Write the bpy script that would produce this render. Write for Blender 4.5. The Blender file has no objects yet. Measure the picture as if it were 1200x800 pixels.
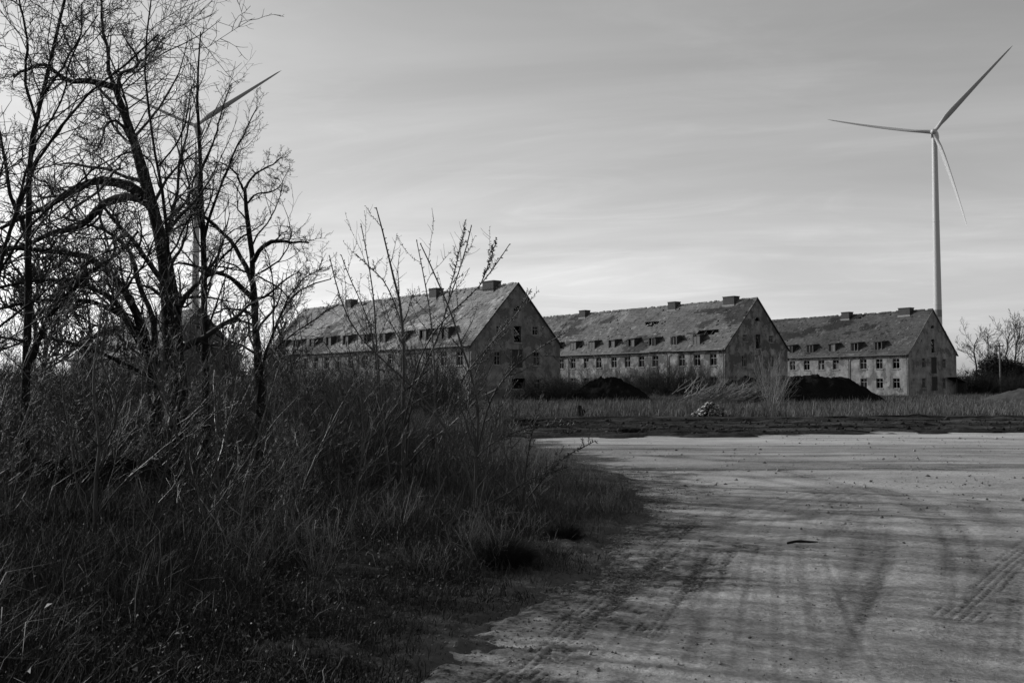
import bpy, math
import numpy as np
from math import radians as R, sin, cos, pi

sc = bpy.context.scene
col = sc.collection
rng = np.random.default_rng(11)

# ------------------------------------------------------------------ camera
CAM = np.array([0.0, 0.0, 1.6])
FPX = 1167.0                      # focal length in pixels of the 1200 px wide photograph
PITCH = math.atan(52 / FPX)
cam = bpy.data.cameras.new('camera')
cam.sensor_width = 36.0
cam.lens = 36.0 * FPX / 1200
cam.clip_start = 0.05
cam.clip_end = 9000
camo = bpy.data.objects.new('camera', cam)
col.objects.link(camo)
camo.location = CAM
camo.rotation_euler = (pi / 2 + PITCH, 0, 0)
sc.camera = camo

# ------------------------------------------------------------------ light
SUN_EL, SUN_AZ = R(24), R(-66)    # azimuth clockwise from +Y: the sun stands left, a little behind the trees
world = bpy.data.worlds.new('World')
sc.world = world
world.use_nodes = True
nt = world.node_tree
nt.nodes.clear()
N = nt.nodes.new
out = N('ShaderNodeOutputWorld')
bg = N('ShaderNodeBackground')
sky = N('ShaderNodeTexSky')
sky.sky_type = 'NISHITA'
sky.sun_disc = False
sky.sun_elevation = SUN_EL
sky.sun_rotation = SUN_AZ % (2 * pi)
sky.air_density = 1.0
sky.dust_density = 1.3
sky.ozone_density = 1.0
sep = N('ShaderNodeSeparateColor')          # black-and-white film: one channel mix of the sky
nt.links.new(sky.outputs[0], sep.inputs[0])


def wmath(op, a, b=None, c=None):
    n = N('ShaderNodeMath')
    n.operation = op
    for i, v in enumerate((a, b, c)):
        if v is None:
            continue
        if isinstance(v, (int, float)):
            n.inputs[i].default_value = v
        else:
            nt.links.new(v, n.inputs[i])
    return n.outputs[0]


bw = wmath('ADD', wmath('MULTIPLY', sep.outputs[0], 0.62), wmath('MULTIPLY', sep.outputs[1], 0.38))
bw = wmath('MULTIPLY', wmath('POWER', bw, 0.82), 2.10)     # film response: soft shoulder in the bright sky
tc = N('ShaderNodeTexCoord')
sx = N('ShaderNodeSeparateXYZ')
nt.links.new(tc.outputs['Generated'], sx.inputs[0])
# project the view direction on a high flat layer so the cirrus thins and flattens towards the horizon
den = wmath('MAXIMUM', wmath('ADD', sx.outputs[2], 0.12), 0.05)
cx = wmath('DIVIDE', sx.outputs[0], den)
cy = wmath('DIVIDE', sx.outputs[1], den)
cmb = N('ShaderNodeCombineXYZ')
nt.links.new(wmath('MULTIPLY', cx, 0.55), cmb.inputs[0])
nt.links.new(wmath('ADD', wmath('MULTIPLY', cy, 1.15), wmath('MULTIPLY', cx, 0.25)), cmb.inputs[1])
n1 = N('ShaderNodeTexNoise')
n1.inputs['Scale'].default_value = 0.9
n1.inputs['Detail'].default_value = 7
n1.inputs['Roughness'].default_value = 0.58
n1.inputs['Distortion'].default_value = 0.6
nt.links.new(cmb.outputs[0], n1.inputs['Vector'])
n2 = N('ShaderNodeTexNoise')
n2.inputs['Scale'].default_value = 0.32
n2.inputs['Detail'].default_value = 3
nt.links.new(cmb.outputs[0], n2.inputs['Vector'])
mr = N('ShaderNodeMapRange')
mr.interpolation_type = 'SMOOTHSTEP'
nt.links.new(wmath('ADD', wmath('MULTIPLY', n1.outputs[0], 0.55), wmath('MULTIPLY', n2.outputs[0], 0.45)), mr.inputs[0])
mr.inputs[1].default_value = 0.40
mr.inputs[2].default_value = 0.66
mr.inputs[3].default_value = 0.93
mr.inputs[4].default_value = 1.20
n3 = N('ShaderNodeTexNoise')
n3.inputs['Scale'].default_value = 2.1
n3.inputs['Detail'].default_value = 8
n3.inputs['Roughness'].default_value = 0.62
n3.inputs['Distortion'].default_value = 1.2
nt.links.new(cmb.outputs[0], n3.inputs['Vector'])
mw = N('ShaderNodeMapRange')
mw.interpolation_type = 'SMOOTHSTEP'
nt.links.new(wmath('ADD', wmath('MULTIPLY', n3.outputs[0], 0.6), wmath('MULTIPLY', n2.outputs[0], 0.4)), mw.inputs[0])
mw.inputs[1].default_value = 0.50
mw.inputs[2].default_value = 0.66
mw.inputs[3].default_value = 1.0
mw.inputs[4].default_value = 1.11
nt.links.new(wmath('MULTIPLY', wmath('MULTIPLY', bw, mr.outputs[0]), mw.outputs[0]), bg.inputs['Color'])
bg.inputs['Strength'].default_value = 0.10
nt.links.new(bg.outputs[0], out.inputs[0])

sl = bpy.data.lights.new('sun', 'SUN')
sl.energy = 4.0
sl.angle = R(0.5)
sl.color = (1, 1, 1)              # black-and-white photograph: neutral light
so = bpy.data.objects.new('sun', sl)
col.objects.link(so)
sdir = np.array([sin(SUN_AZ) * cos(SUN_EL), cos(SUN_AZ) * cos(SUN_EL), sin(SUN_EL)])
so.rotation_euler = (pi / 2 - SUN_EL, 0, pi - SUN_AZ)
so.location = (-40, 30, 40)

sc.view_settings.view_transform = 'Standard'
sc.view_settings.look = 'None'
sc.view_settings.exposure = 0
sc.view_settings.gamma = 1
sc.view_settings.use_curve_mapping = False
sc.cycles.max_bounces = 6
sc.cycles.diffuse_bounces = 3

# ------------------------------------------------------------------ helpers
FW = np.array([0, cos(PITCH), sin(PITCH)])
UP = np.array([0, -sin(PITCH), cos(PITCH)])


def at(x, y, Y):
    """photo pixel + distance along +Y -> world point"""
    r = FW + np.array([1.0, 0, 0]) * (x - 600) / FPX + UP * (400 - y) / FPX
    return CAM + r * (Y / r[1])


def on_ground(x, y, z=0.0):
    r = FW + np.array([1.0, 0, 0]) * (x - 600) / FPX + UP * (400 - y) / FPX
    return CAM + r * ((z - 1.6) / r[2])


def smooth(a, b, x):
    t = np.clip((x - a) / (b - a), 0, 1)
    return t * t * (3 - 2 * t)


def vnoise(x, y, seed=0):
    x = np.asarray(x, float)
    y = np.asarray(y, float)
    xi = np.floor(x).astype(np.int64)
    yi = np.floor(y).astype(np.int64)
    fx = x - xi
    fy = y - yi
    fx = fx * fx * (3 - 2 * fx)
    fy = fy * fy * (3 - 2 * fy)

    def h(a, b):
        n = (a * 374761393 + b * 668265263 + seed * 974711) & 0xFFFFFFFF
        n = ((n ^ (n >> 13)) * 1274126177) & 0xFFFFFFFF
        n = n ^ (n >> 16)
        return (n & 0xFFFFFF) / float(0xFFFFFF)
    a = h(xi, yi) * (1 - fx) + h(xi + 1, yi) * fx
    b = h(xi, yi + 1) * (1 - fx) + h(xi + 1, yi + 1) * fx
    return a * (1 - fy) + b * fy - 0.5


def fbm(x, y, seed=0, oct=4, gain=0.5):
    s, a = 0, 1.0
    for k in range(oct):
        s = s + a * vnoise(np.asarray(x) * 2 ** k, np.asarray(y) * 2 ** k, seed + 17 * k)
        a *= gain
    return s


def mesh_np(name, V, F, mat=None, parent=None, attr=None, smooth_=False):
    """V (n,3), F list of index arrays with equal width, or one array"""
    me = bpy.data.meshes.new(name)
    if not isinstance(F, (list, tuple)):
        F = [F]
    F = [np.asarray(f, np.int32) for f in F if len(f)]
    V = np.asarray(V, np.float32)
    me.vertices.add(len(V))
    me.vertices.foreach_set('co', V.ravel())
    tot = np.concatenate([np.full(len(f), f.shape[1], np.int32) for f in F])
    idx = np.concatenate([f.ravel() for f in F])
    start = np.concatenate(([0], np.cumsum(tot)[:-1])).astype(np.int32)
    me.loops.add(len(idx))
    me.loops.foreach_set('vertex_index', idx)
    me.polygons.add(len(tot))
    me.polygons.foreach_set('loop_start', start)
    me.polygons.foreach_set('loop_total', tot)
    if smooth_:
        me.polygons.foreach_set('use_smooth', np.ones(len(tot), bool))
    me.update(calc_edges=True)
    if attr:
        for k, a in attr.items():
            at_ = me.attributes.new(k, 'FLOAT', 'POINT')
            at_.data.foreach_set('value', np.asarray(a, np.float32))
    if mat:
        me.materials.append(mat)
    o = bpy.data.objects.new(name, me)
    col.objects.link(o)
    if parent is not None:
        o.parent = parent
    return o


class MB:
    """collects polygons for one mesh"""
    def __init__(s):
        s.v, s.f, s.t = [], [], []

    def poly(s, pts, tone=0.5):
        b = len(s.v)
        s.v += [tuple(p) for p in pts]
        s.t += [tone] * len(pts)
        s.f.append(tuple(range(b, b + len(pts))))

    def box(s, lo, hi, tone=0.5):
        x0, y0, z0 = lo
        x1, y1, z1 = hi
        b = len(s.v)
        s.v += [(x0, y0, z0), (x1, y0, z0), (x1, y1, z0), (x0, y1, z0), (x0, y0, z1), (x1, y0, z1), (x1, y1, z1), (x0, y1, z1)]
        s.t += [tone] * 8
        for q in ((3, 2, 1, 0), (4, 5, 6, 7), (0, 1, 5, 4), (1, 2, 6, 5), (2, 3, 7, 6), (3, 0, 4, 7)):
            s.f.append(tuple(b + i for i in q))

    def build(s, name, mat, parent=None, sm=False):
        me = bpy.data.meshes.new(name)
        me.from_pydata(s.v, [], s.f)
        a = me.attributes.new('tone', 'FLOAT', 'POINT')
        a.data.foreach_set('value', np.asarray(s.t, np.float32))
        me.materials.append(mat)
        if sm:
            me.polygons.foreach_set('use_smooth', np.ones(len(me.polygons), bool))
        o = bpy.data.objects.new(name, me)
        col.objects.link(o)
        if parent is not None:
            o.parent = parent
        return o


def empty(name, loc, rz=0, label=None, cat=None, group=None):
    o = bpy.data.objects.new(name, None)
    col.objects.link(o)
    o.location = tuple(loc)
    o.rotation_euler = (0, 0, rz)
    o.empty_display_size = 0.3
    tag(o, label, cat, group)
    return o


def tag(o, label=None, cat=None, group=None, kind=None):
    for k, v in (('label', label), ('category', cat), ('group', group), ('kind', kind)):
        if v:
            o[k] = v
    return o


def copy_tree(o, parent=None):
    c = o.copy()
    col.objects.link(c)
    c.parent = parent
    for ch in list(o.children):
        copy_tree(ch, c)
    return c


# ------------------------------------------------------------------ materials (neutral greys: the photograph is black and white)
def mat(name, base, var=0.3, scale=3.0, rough=0.9, bump=0.0, bscale=30.0, tone=0.0, detail=6, spec=0.2, noise2=None, stretch=None, coord='Object'):
    m = bpy.data.materials.new(name)
    m.use_nodes = True
    t = m.node_tree
    b = t.nodes['Principled BSDF']
    b.inputs['Roughness'].default_value = rough
    b.inputs['Specular IOR Level'].default_value = spec
    tcn = t.nodes.new('ShaderNodeTexCoord')
    vec = tcn.outputs[coord]
    if stretch:
        mp = t.nodes.new('ShaderNodeMapping')
        mp.inputs['Scale'].default_value = stretch
        t.links.new(vec, mp.inputs[0])
        vec = mp.outputs[0]

    def math_(op, a, c):
        n = t.nodes.new('ShaderNodeMath')
        n.operation = op
        for i, v in enumerate((a, c)):
            if isinstance(v, (int, float)):
                n.inputs[i].default_value = v
            else:
                t.links.new(v, n.inputs[i])
        return n.outputs[0]

    def noise(s, d=detail, r=0.6):
        n = t.nodes.new('ShaderNodeTexNoise')
        n.inputs['Scale'].default_value = s
        n.inputs['Detail'].default_value = d
        n.inputs['Roughness'].default_value = r
        t.links.new(vec, n.inputs['Vector'])
        return n.outputs[0]
    f = math_('MULTIPLY', math_('SUBTRACT', noise(scale), 0.5), 4 * var)
    if noise2:
        f = math_('ADD', f, math_('MULTIPLY', math_('SUBTRACT', noise(noise2[0]), 0.5), 4 * noise2[1]))
    if tone:
        a = t.nodes.new('ShaderNodeAttribute')
        a.attribute_name = 'tone'
        f = math_('ADD', f, math_('MULTIPLY', math_('SUBTRACT', a.outputs['Fac'], 0.5), 2 * tone))
    f = math_('MULTIPLY', math_('MAXIMUM', math_('ADD', f, 1.0), 0.12), base)
    cb = t.nodes.new('ShaderNodeCombineColor')
    for i in range(3):
        t.links.new(f, cb.inputs[i])
    t.links.new(cb.outputs[0], b.inputs['Base Color'])
    if bump:
        bp = t.nodes.new('ShaderNodeBump')
        bp.inputs['Strength'].default_value = 1.0
        bp.inputs['Distance'].default_value = bump
        t.links.new(noise(bscale, 5, 0.65), bp.inputs['Height'])
        t.links.new(bp.outputs[0], b.inputs['Normal'])
    return m


def plaster_mat(name, light, dark, thresh, streak=0.4):
    """old render: stained plaster that has fallen off in patches and shows darker brick"""
    m = bpy.data.materials.new(name)
    m.use_nodes = True
    t = m.node_tree
    b = t.nodes['Principled BSDF']
    b.inputs['Roughness'].default_value = 0.95
    b.inputs['Specular IOR Level'].default_value = 0.1
    L = t.links.new
    tcn = t.nodes.new('ShaderNodeTexCoord')

    def noise(s, d=6, r=0.6, st=None):
        v = tcn.outputs['Object']
        if st:
            mp = t.nodes.new('ShaderNodeMapping')
            mp.inputs['Scale'].default_value = st
            L(v, mp.inputs[0])
            v = mp.outputs[0]
        n = t.nodes.new('ShaderNodeTexNoise')
        n.inputs['Scale'].default_value = s
        n.inputs['Detail'].default_value = d
        n.inputs['Roughness'].default_value = r
        L(v, n.inputs['Vector'])
        return n.outputs[0]

    def mr_(v, a, b_, c, d):
        n = t.nodes.new('ShaderNodeMapRange')
        for i, q in enumerate((a, b_, c, d)):
            n.inputs[i + 1].default_value = q
        L(v, n.inputs[0])
        return n.outputs[0]

    def mul(a, c, op='MULTIPLY'):
        n = t.nodes.new('ShaderNodeMath')
        n.operation = op
        for i, v in enumerate((a, c)):
            if isinstance(v, (int, float)):
                n.inputs[i].default_value = v
            else:
                L(v, n.inputs[i])
        return n.outputs[0]
    stain = mr_(noise(0.9, 8, 0.7), 0.32, 0.68, 1 - streak, 1 + streak * 0.5)
    runs = mr_(noise(1.0, 5, 0.6, (0.9, 0.9, 0.22)), 0.35, 0.65, 1 - streak * 0.6, 1.08)
    grain = mr_(noise(9.0, 4, 0.6), 0.3, 0.7, 0.85, 1.12)
    pl = mul(mul(mul(stain, runs), grain), light)
    br = mul(mr_(noise(14, 3), 0.3, 0.7, 0.7, 1.3), dark)
    k = mr_(noise(0.55, 9, 0.68), thresh, thresh + 0.035, 0, 1)
    mx = mul(mul(pl, mul(1.0, k, 'SUBTRACT')), mul(br, k), 'ADD')
    cb = t.nodes.new('ShaderNodeCombineColor')
    for i in range(3):
        L(mx, cb.inputs[i])
    L(cb.outputs[0], b.inputs['Base Color'])
    bp = t.nodes.new('ShaderNodeBump')
    bp.inputs['Distance'].default_value = 0.03
    L(mul(mul(k, -1.0), mul(noise(8, 5), 0.4), 'ADD'), bp.inputs['Height'])
    L(bp.outputs[0], b.inputs['Normal'])
    return m


M = {}
M['terrain'] = mat('dry_earth', 0.040, 0.25, 0.8, spec=0.0, tone=0.5, bump=0.03, bscale=9, noise2=(12, 0.25))
M['road'] = mat('packed_dirt', 0.28, 0.12, 1.1, rough=0.95, spec=0.03, bump=0.014, bscale=34, tone=0.5, noise2=(30, 0.38))
M['clod'] = mat('clod_earth', 0.10, 0.3, 3, tone=0.6)
M['strip'] = mat('churned_earth', 0.030, 0.35, 0.9, spec=0.0, bump=0.06, bscale=6, tone=0.62, noise2=(7, 0.4))
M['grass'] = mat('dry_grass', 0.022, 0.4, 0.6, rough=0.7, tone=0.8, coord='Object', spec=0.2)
M['meadow'] = mat('pale_dry_grass', 0.105, 0.35, 0.12, rough=0.9, spec=0.05, tone=0.55)
M['bark'] = mat('bark', 0.014, 0.3, 6, rough=0.95, bump=0.02, bscale=26, spec=0.05)
M['twig'] = mat('twig_bark', 0.018, 0.25, 3, rough=0.7, spec=0.2)
M['sapling'] = mat('young_bark', 0.022, 0.3, 9, rough=0.5, spec=0.5)
M['whip'] = mat('whip_bark', 0.026, 0.35, 5, rough=0.5, spec=0.35, tone=0.5)
M['brush'] = mat('weathered_stems', 0.034, 0.3, 1.2, rough=0.8, tone=0.4)
M['paleweed'] = mat('pale_weed', 0.17, 0.3, 1.2, rough=0.8, tone=0.4)
M['darkbrush'] = mat('dark_stems', 0.018, 0.3, 1.2, rough=0.9, tone=0.4)
M['verge'] = mat('verge_weed', 0.115, 0.35, 1.2, rough=0.7, tone=0.5)
M['straw'] = mat('straw', 0.10, 0.5, 2, rough=0.6, tone=0.7)
M['evergreen'] = mat('evergreen', 0.030, 0.3, 1.5, rough=0.8, tone=0.5)
M['earth'] = mat('dark_soil', 0.010, 0.4, 0.7, spec=0.0, bump=0.15, bscale=3, noise2=(6, 0.3))
M['earth_pale'] = mat('dry_soil', 0.060, 0.3, 0.5, spec=0.0, bump=0.06, bscale=3, noise2=(5, 0.25))
M['plaster_a'] = plaster_mat('plaster_grey', 0.205, 0.10, 0.51, 0.55)
M['plaster_b'] = plaster_mat('plaster_patchy', 0.25, 0.09, 0.505, 0.65)
M['plaster_c'] = plaster_mat('plaster_pale', 0.25, 0.11, 0.54, 0.5)
M['plaster_d'] = plaster_mat('plaster_dark', 0.11, 0.06, 0.55, 0.4)
for k, v in (('a', 0.165), ('b', 0.092), ('c', 0.052), ('d', 0.12)):
    M['tile_' + k] = mat('roof_tile_' + k, v, 0.22, 0.45, rough=0.85, tone=0.42, noise2=(2.6, 0.2), spec=0.25)
M['brick'] = mat('chimney_brick', 0.05, 0.3, 4, bump=0.02, bscale=14)
M['cement'] = mat('cement', 0.20, 0.3, 3)
M['wood'] = mat('weathered_wood', 0.12, 0.3, 4, stretch=(1, 1, 0.2))
M['frame'] = mat('old_white_paint', 0.20, 0.25, 5)
M['darkwood'] = mat('dark_wood', 0.035, 0.3, 4)
M['metal'] = mat('zinc', 0.10, 0.2, 3, rough=0.6)
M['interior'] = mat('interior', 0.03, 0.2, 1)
M['turbine'] = mat('turbine_white', 0.36, 0.03, 0.05, rough=0.45, spec=0.4)
M['turbine_grey'] = mat('turbine_grey', 0.36, 0.05, 0.05, rough=0.5, spec=0.4)
M['band'] = mat('tower_band', 0.16, 0.03, 0.1, rough=0.5)
M['stone'] = mat('broken_stone', 0.095, 0.3, 3, tone=1.1)
M['pebble'] = mat('pebble', 0.17, 0.3, 8, tone=0.7)
gm = bpy.data.materials.new('window_glass')
gm.use_nodes = True
gb = gm.node_tree.nodes['Principled BSDF']
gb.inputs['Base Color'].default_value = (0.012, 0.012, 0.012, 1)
gb.inputs['Roughness'].default_value = 0.25
gb.inputs['Specular IOR Level'].default_value = 0.12
M['glass'] = gm

# ------------------------------------------------------------------ ground
EDGE = np.array([(-60, -6.8), (0, -2.7), (3, -1.5), (5.4, -0.65), (7.85, 0.05), (9.9, 0.75), (12.6, 1.35), (15, 1.75), (17.3, 1.75), (20, 1.35), (23, 0.9), (25.6, 0.5), (28, 0.35), (31, 0.3), (60, 0.2)])


def d_road(x, y):
    e = np.interp(y, EDGE[:, 0], EDGE[:, 1])
    d = x - e
    far = 31.8 + 0.30 * np.maximum(x - 3, 0) + 0.6 * np.sin(x * 0.21) + 2.4 * fbm(x * 0.22, y * 0.12, 7, 4)
    d = np.minimum(d, far - y)
    return d + 0.5 * fbm(x * 0.8, y * 0.8, 5, 3) + 0.28 * fbm(x * 3.1, y * 3.1, 6, 4)


def d_strip(x, y):
    near = 30.6 + 0.30 * np.maximum(x - 3, 0) + 0.6 * np.sin(x * 0.21) + 2.4 * fbm(x * 0.22, y * 0.12, 7, 4)
    far = np.where(x > -2, 51 + 0.02 * x, 51 + 0.8 * (x + 2))
    far = far + 0.08 * np.maximum(x - 14, 0)
    d = np.minimum(np.minimum(y - near, far - y), (x + 0.8) * 0.8)
    return d + 2.2 * fbm(x * 0.15, y * 0.3, 9, 4)


def base_z(x, y):
    r = np.hypot(x, y)
    z = 0.14 * smooth(60, 150, y) + 0.10 * fbm(x * 0.09, y * 0.09, 2, 3) * smooth(10, 40, r)
    z = z + (0.10 * smooth(0.3, 2.5, -d_road_soft(x, y)) + 0.14 * fbm(x * 0.35, y * 0.35, 4, 3)) * smooth(0.2, 2.5, -d_road_soft(x, y)) * smooth(60, 28, y)
    return z


def d_road_soft(x, y):
    e = np.interp(y, EDGE[:, 0], EDGE[:, 1])
    return np.maximum(x - e, np.where(y > 26, 1.0, -9))


def terrain_z(x, y):
    d = np.maximum(d_road(x, y), d_strip(x, y))
    return base_z(x, y) + 0.02 - 0.14 * smooth(-0.1, 0.7, d)


# fan of ground cells, finer towards the place where one stands
ys = np.concatenate([np.linspace(-120, 0, 25), np.linspace(0.5, 3.5, 14), np.geomspace(3.6, 34, 700), np.geomspace(34.2, 60, 130), np.geomspace(60.8, 4000, 90)])
us = np.concatenate([-np.geomspace(14, 0.66, 30), np.linspace(-0.65, 0.65, 470), np.geomspace(0.66, 14, 30)])
Yg, Ug = np.meshgrid(ys, us, indexing='ij')
Xg = Ug * np.maximum(Yg, 3.4)
ny, nx = Yg.shape
gi = np.arange(ny * nx).reshape(ny, nx)
quads = np.stack([gi[:-1, :-1], gi[:-1, 1:], gi[1:, 1:], gi[1:, :-1]], -1).reshape(-1, 4)


def sheet(name, Z, keep, m, attr=None):
    k = keep.ravel()
    q = quads[k[quads].any(1)]
    used = np.unique(q)
    remap = np.zeros(ny * nx, np.int64)
    remap[used] = np.arange(len(used))
    V = np.stack([Xg.ravel(), Yg.ravel(), Z.ravel()], 1)[used]
    o = mesh_np(name, V, remap[q], m, attr={a: v.ravel()[used] for a, v in (attr or {}).items()}, smooth_=True)
    o['kind'] = 'structure'
    return o


DR, DS = d_road(Xg, Yg), d_strip(Xg, Yg)
BZ = base_z(Xg, Yg)
TZ = terrain_z(Xg, Yg) + 0.03 * fbm(Xg * 2, Yg * 2, 31, 3) * smooth(80, 20, Yg) + 0.028 * fbm(Xg * 9, Yg * 9, 32, 3) * smooth(26, 12, Yg)
GT = 0.45 + 0.9 * smooth(-1.2, 0.3, np.maximum(DR, DS)) + 0.5 * fbm(Xg * 1.5, Yg * 1.5, 33, 3)
sheet('ground', TZ, np.maximum(DR, DS) < 1.2, M['terrain'], {'tone': np.clip(GT, -0.2, 1.8)})


def track(X, Y, pts, half):
    """distance to a wheel track given as ground points; returns (soft profile, arc length)"""
    P = np.array(pts)
    t = np.linspace(0, 1, 90)
    k = np.linspace(0, 1, len(P))
    # smooth resample
    q = np.stack([np.interp(t, k, P[:, 0]), np.interp(t, k, P[:, 1])], 1)
    for _ in range(14):
        q[1:-1] = (q[:-2] + q[2:] + 2 * q[1:-1]) / 4
    lo, hi = q.min(0) - 1, q.max(0) + 1
    w = (X > lo[0]) & (X < hi[0]) & (Y > lo[1]) & (Y < hi[1])
    D = np.full(X.shape, 99.0)
    S = np.zeros(X.shape)
    xs, ys_ = X[w], Y[w]
    d = np.full(xs.shape, 99.0)
    s = np.zeros(xs.shape)
    L = np.concatenate(([0], np.cumsum(np.hypot(*(q[1:] - q[:-1]).T))))
    for i in range(len(q) - 1):
        a, b = q[i], q[i + 1]
        ab = b - a
        l2 = ab @ ab + 1e-9
        u = np.clip(((xs - a[0]) * ab[0] + (ys_ - a[1]) * ab[1]) / l2, 0, 1)
        dd = np.hypot(xs - a[0] - u * ab[0], ys_ - a[1] - u * ab[1])
        m = dd < d
        d[m] = dd[m]
        s[m] = (L[i] + u * math.sqrt(l2))[m]
    D[w] = d
    S[w] = s
    return D, S


def gp(*pts):
    return [tuple(on_ground(x, y)[:2]) for x, y in pts]


tracks = [   # photo pixels of wheel tracks on the dirt, half width, depth, darkness
    (gp((900, 545), (960, 560), (1040, 572), (1085, 592), (1113, 615), (1128, 645), (1128, 690), (1110, 760)), 0.26, 0.030, 0.34),
    (gp((860, 552), (905, 560), (960, 571), (990, 588), (996, 604), (985, 640)), 0.24, 0.025, 0.34),
    (gp((900, 552), (960, 564), (1010, 576), (1030, 596), (1025, 640), (1000, 720), (960, 800)), 0.2, 0.02, 0.25),
    (gp((800, 640), (790, 605), (800, 585), (850, 567), (910, 560)), 0.25, 0.02, -0.15),
    (gp((1045, 650), (1020, 690), (985, 780), (975, 815)), 0.07, 0.02, 0.20),
    (gp((825, 630), (815, 700), (812, 800)), 0.11, 0.012, 0.28),
    (gp((1300, 610), (1200, 655), (1160, 700), (1100, 790), (1080, 830)), 0.2, 0.015, 0.12),
    (gp((600, 540), (760, 548), (900, 548), (1050, 546), (1250, 552)), 0.5, 0.03, 0.40),
    (gp((560, 528), (720, 530), (900, 540), (1100, 538), (1280, 545)), 0.35, 0.02, 0.25),
    (gp((640, 556), (780, 552), (900, 556), (1060, 552)), 0.3, 0.02, 0.30),
    (gp((820, 640), (860, 600), (880, 575), (900, 560)), 0.12, 0.012, 0.2),
    (gp((1180, 800), (1190, 700), (1175, 620), (1120, 575)), 0.22, 0.015, 0.22),
]
for q_ in range(7):    # thin ruts of vehicles turning round the bend
    o_ = 22 * q_
    tracks.append((gp((640 + 3.2 * o_, 840), (735 + 2.0 * o_, 730), (800 + 1.25 * o_, 650), (850 + 0.9 * o_, 600), (925 + 0.7 * o_, 572), (1030 + 0.75 * o_, 562 + 0.05 * o_), (1140 + 0.8 * o_, 566 + 0.12 * o_)), 0.028 + 0.008 * (q_ % 3), 0.016, 0.13 + 0.05 * (q_ % 2)))
tread = [    # fresh tread marks: (centre line, half width, pitch)
    (gp((590, 800), (700, 700), (800, 610)), 0.12, 0.075),
    (gp((640, 770), (720, 705), (790, 640)), 0.05, 0.075),
    (gp((610, 700), (690, 650), (770, 612)), 0.10, 0.075),
    (gp((760, 740), (800, 690), (850, 645)), 0.09, 0.07),
    (gp((985, 622), (995, 606)), 0.1, 0.07),
    (gp((1120, 720), (1180, 662), (1260, 600)), 0.13, 0.09),
]
RZ = BZ - 0.03 - 0.22 * smooth(0.25, -0.9, DR)
near = smooth(45, 12, Yg)
RZ += 0.022 * fbm(Xg * 0.3, Yg * 0.3, 41, 2) + (0.008 * fbm(Xg * 2.3, Yg * 2.3, 43, 3) + 0.007 * fbm(Xg * 9, Yg * 9, 45, 3)) * near
RT = 0.5 + 0.30 * fbm(Xg * 0.25, Yg * 0.7, 51, 4) + 0.22 * fbm(Xg * 1.1, Yg * 1.1, 53, 4) + 0.10 * smooth(24, 30, Yg)
RT += 0.30 * (vnoise(Xg * 0.05, Yg * 1.6, 57)) * smooth(14, 24, Yg)
for pts, hw, dep, dk in tracks:
    D, S = track(Xg, Yg, pts, hw)
    brk = np.clip(0.8 + 0.6 * fbm(S * 0.5, D * 5, 61, 3), 0.25, 1.2) * (0.8 + 0.5 * vnoise(S * 0.7, D * 26, 63))
    Ls = S.max() + 1e-6
    brk = brk * smooth(0.0, 0.10, S / Ls) * smooth(1.0, 0.80, S / Ls)
    pr = np.exp(-(D / hw) ** 2) * brk
    rim = np.exp(-((D - 1.6 * hw) / (0.6 * hw)) ** 2) * brk
    stri = np.clip(0.6 + 1.7 * vnoise(D / 0.040, S * 0.12, 65) + 0.5 * vnoise(D / 0.015, S * 0.3, 66), 0, 1.6)
    RZ += 0.4 * (-dep * pr * (0.6 + 0.4 * stri) + 0.55 * dep * rim)
    RT += -dk * pr * 1.45 * stri + 0.12 * rim
for pts, hw, pit in tread:
    D, S = track(Xg, Yg, pts, hw)
    gr = 0
    for off in (0.25, 0.75, 1.25):
        ok = (vnoise(S * 1.1 + off * 7, D * 0, 71) > -0.18)
        gr = gr + np.exp(-((D - off * hw) / 0.014) ** 2) * (0.35 + 0.65 * (np.cos(S / pit * 2 * pi + off * 3) > -0.2)) * ok
    RZ += -0.012 * gr
    RT += -0.45 * gr
# clods thrown up along the verge
verge = np.exp(-((DR - 0.25) / 0.45) ** 2) * smooth(30, 18, Yg)
RZ += verge * 0.05 * np.clip(fbm(Xg * 5, Yg * 5, 81, 3) + 0.05, 0, 1)
soil = smooth(1.7, 0.1, DR + 1.3 * fbm(Xg * 1.3, Yg * 1.3, 83, 3) + 0.8 * fbm(Xg * 6, Yg * 6, 84, 3))
RT -= 0.78 * soil * np.clip(1 + 0.9 * vnoise(Xg * 16, Yg * 16, 85), 0.4, 1.3)
RT += (0.75 * vnoise(Xg * 0.07, Yg * 0.55, 58) + 0.45 * vnoise(Xg * 0.3, Yg * 2.6, 59)) * smooth(13, 20, Yg) - 0.12 * smooth(15, 20, Yg)
RT += (0.30 * vnoise(Xg * 18, Yg * 18, 86) + 0.10 * vnoise(Xg * 5, Yg * 5, 87)) * near
sheet('dirt_road', RZ, DR > -1.3, M['road'], {'tone': np.clip(RT, -0.30, 1.25)})

SZ = BZ - 0.035 - 0.22 * smooth(0.3, -1.0, DS) + 0.20 * np.abs(fbm(Xg * 0.25, Yg * 1.0, 91, 4)) + 0.10 * vnoise(Xg * 0.2, Yg * 2.2, 92) + 0.14 * np.clip(fbm(Xg * 1.2, Yg * 1.5, 93, 3), 0, 1)
ST = 0.5 + 1.3 * fbm(Xg * 0.10, Yg * 0.8, 95, 3) + 1.3 * vnoise(Xg * 0.22, Yg * 2.1, 96) + 0.8 * vnoise(Xg * 1.6, Yg * 3.0, 98) + 0.30 * smooth(10, 22, Xg) * smooth(46, 38, Yg)
sheet('churned_earth_strip', SZ, DS > -1.4, M['strip'], {'tone': np.clip(ST, -0.4, 2.2)})


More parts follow.
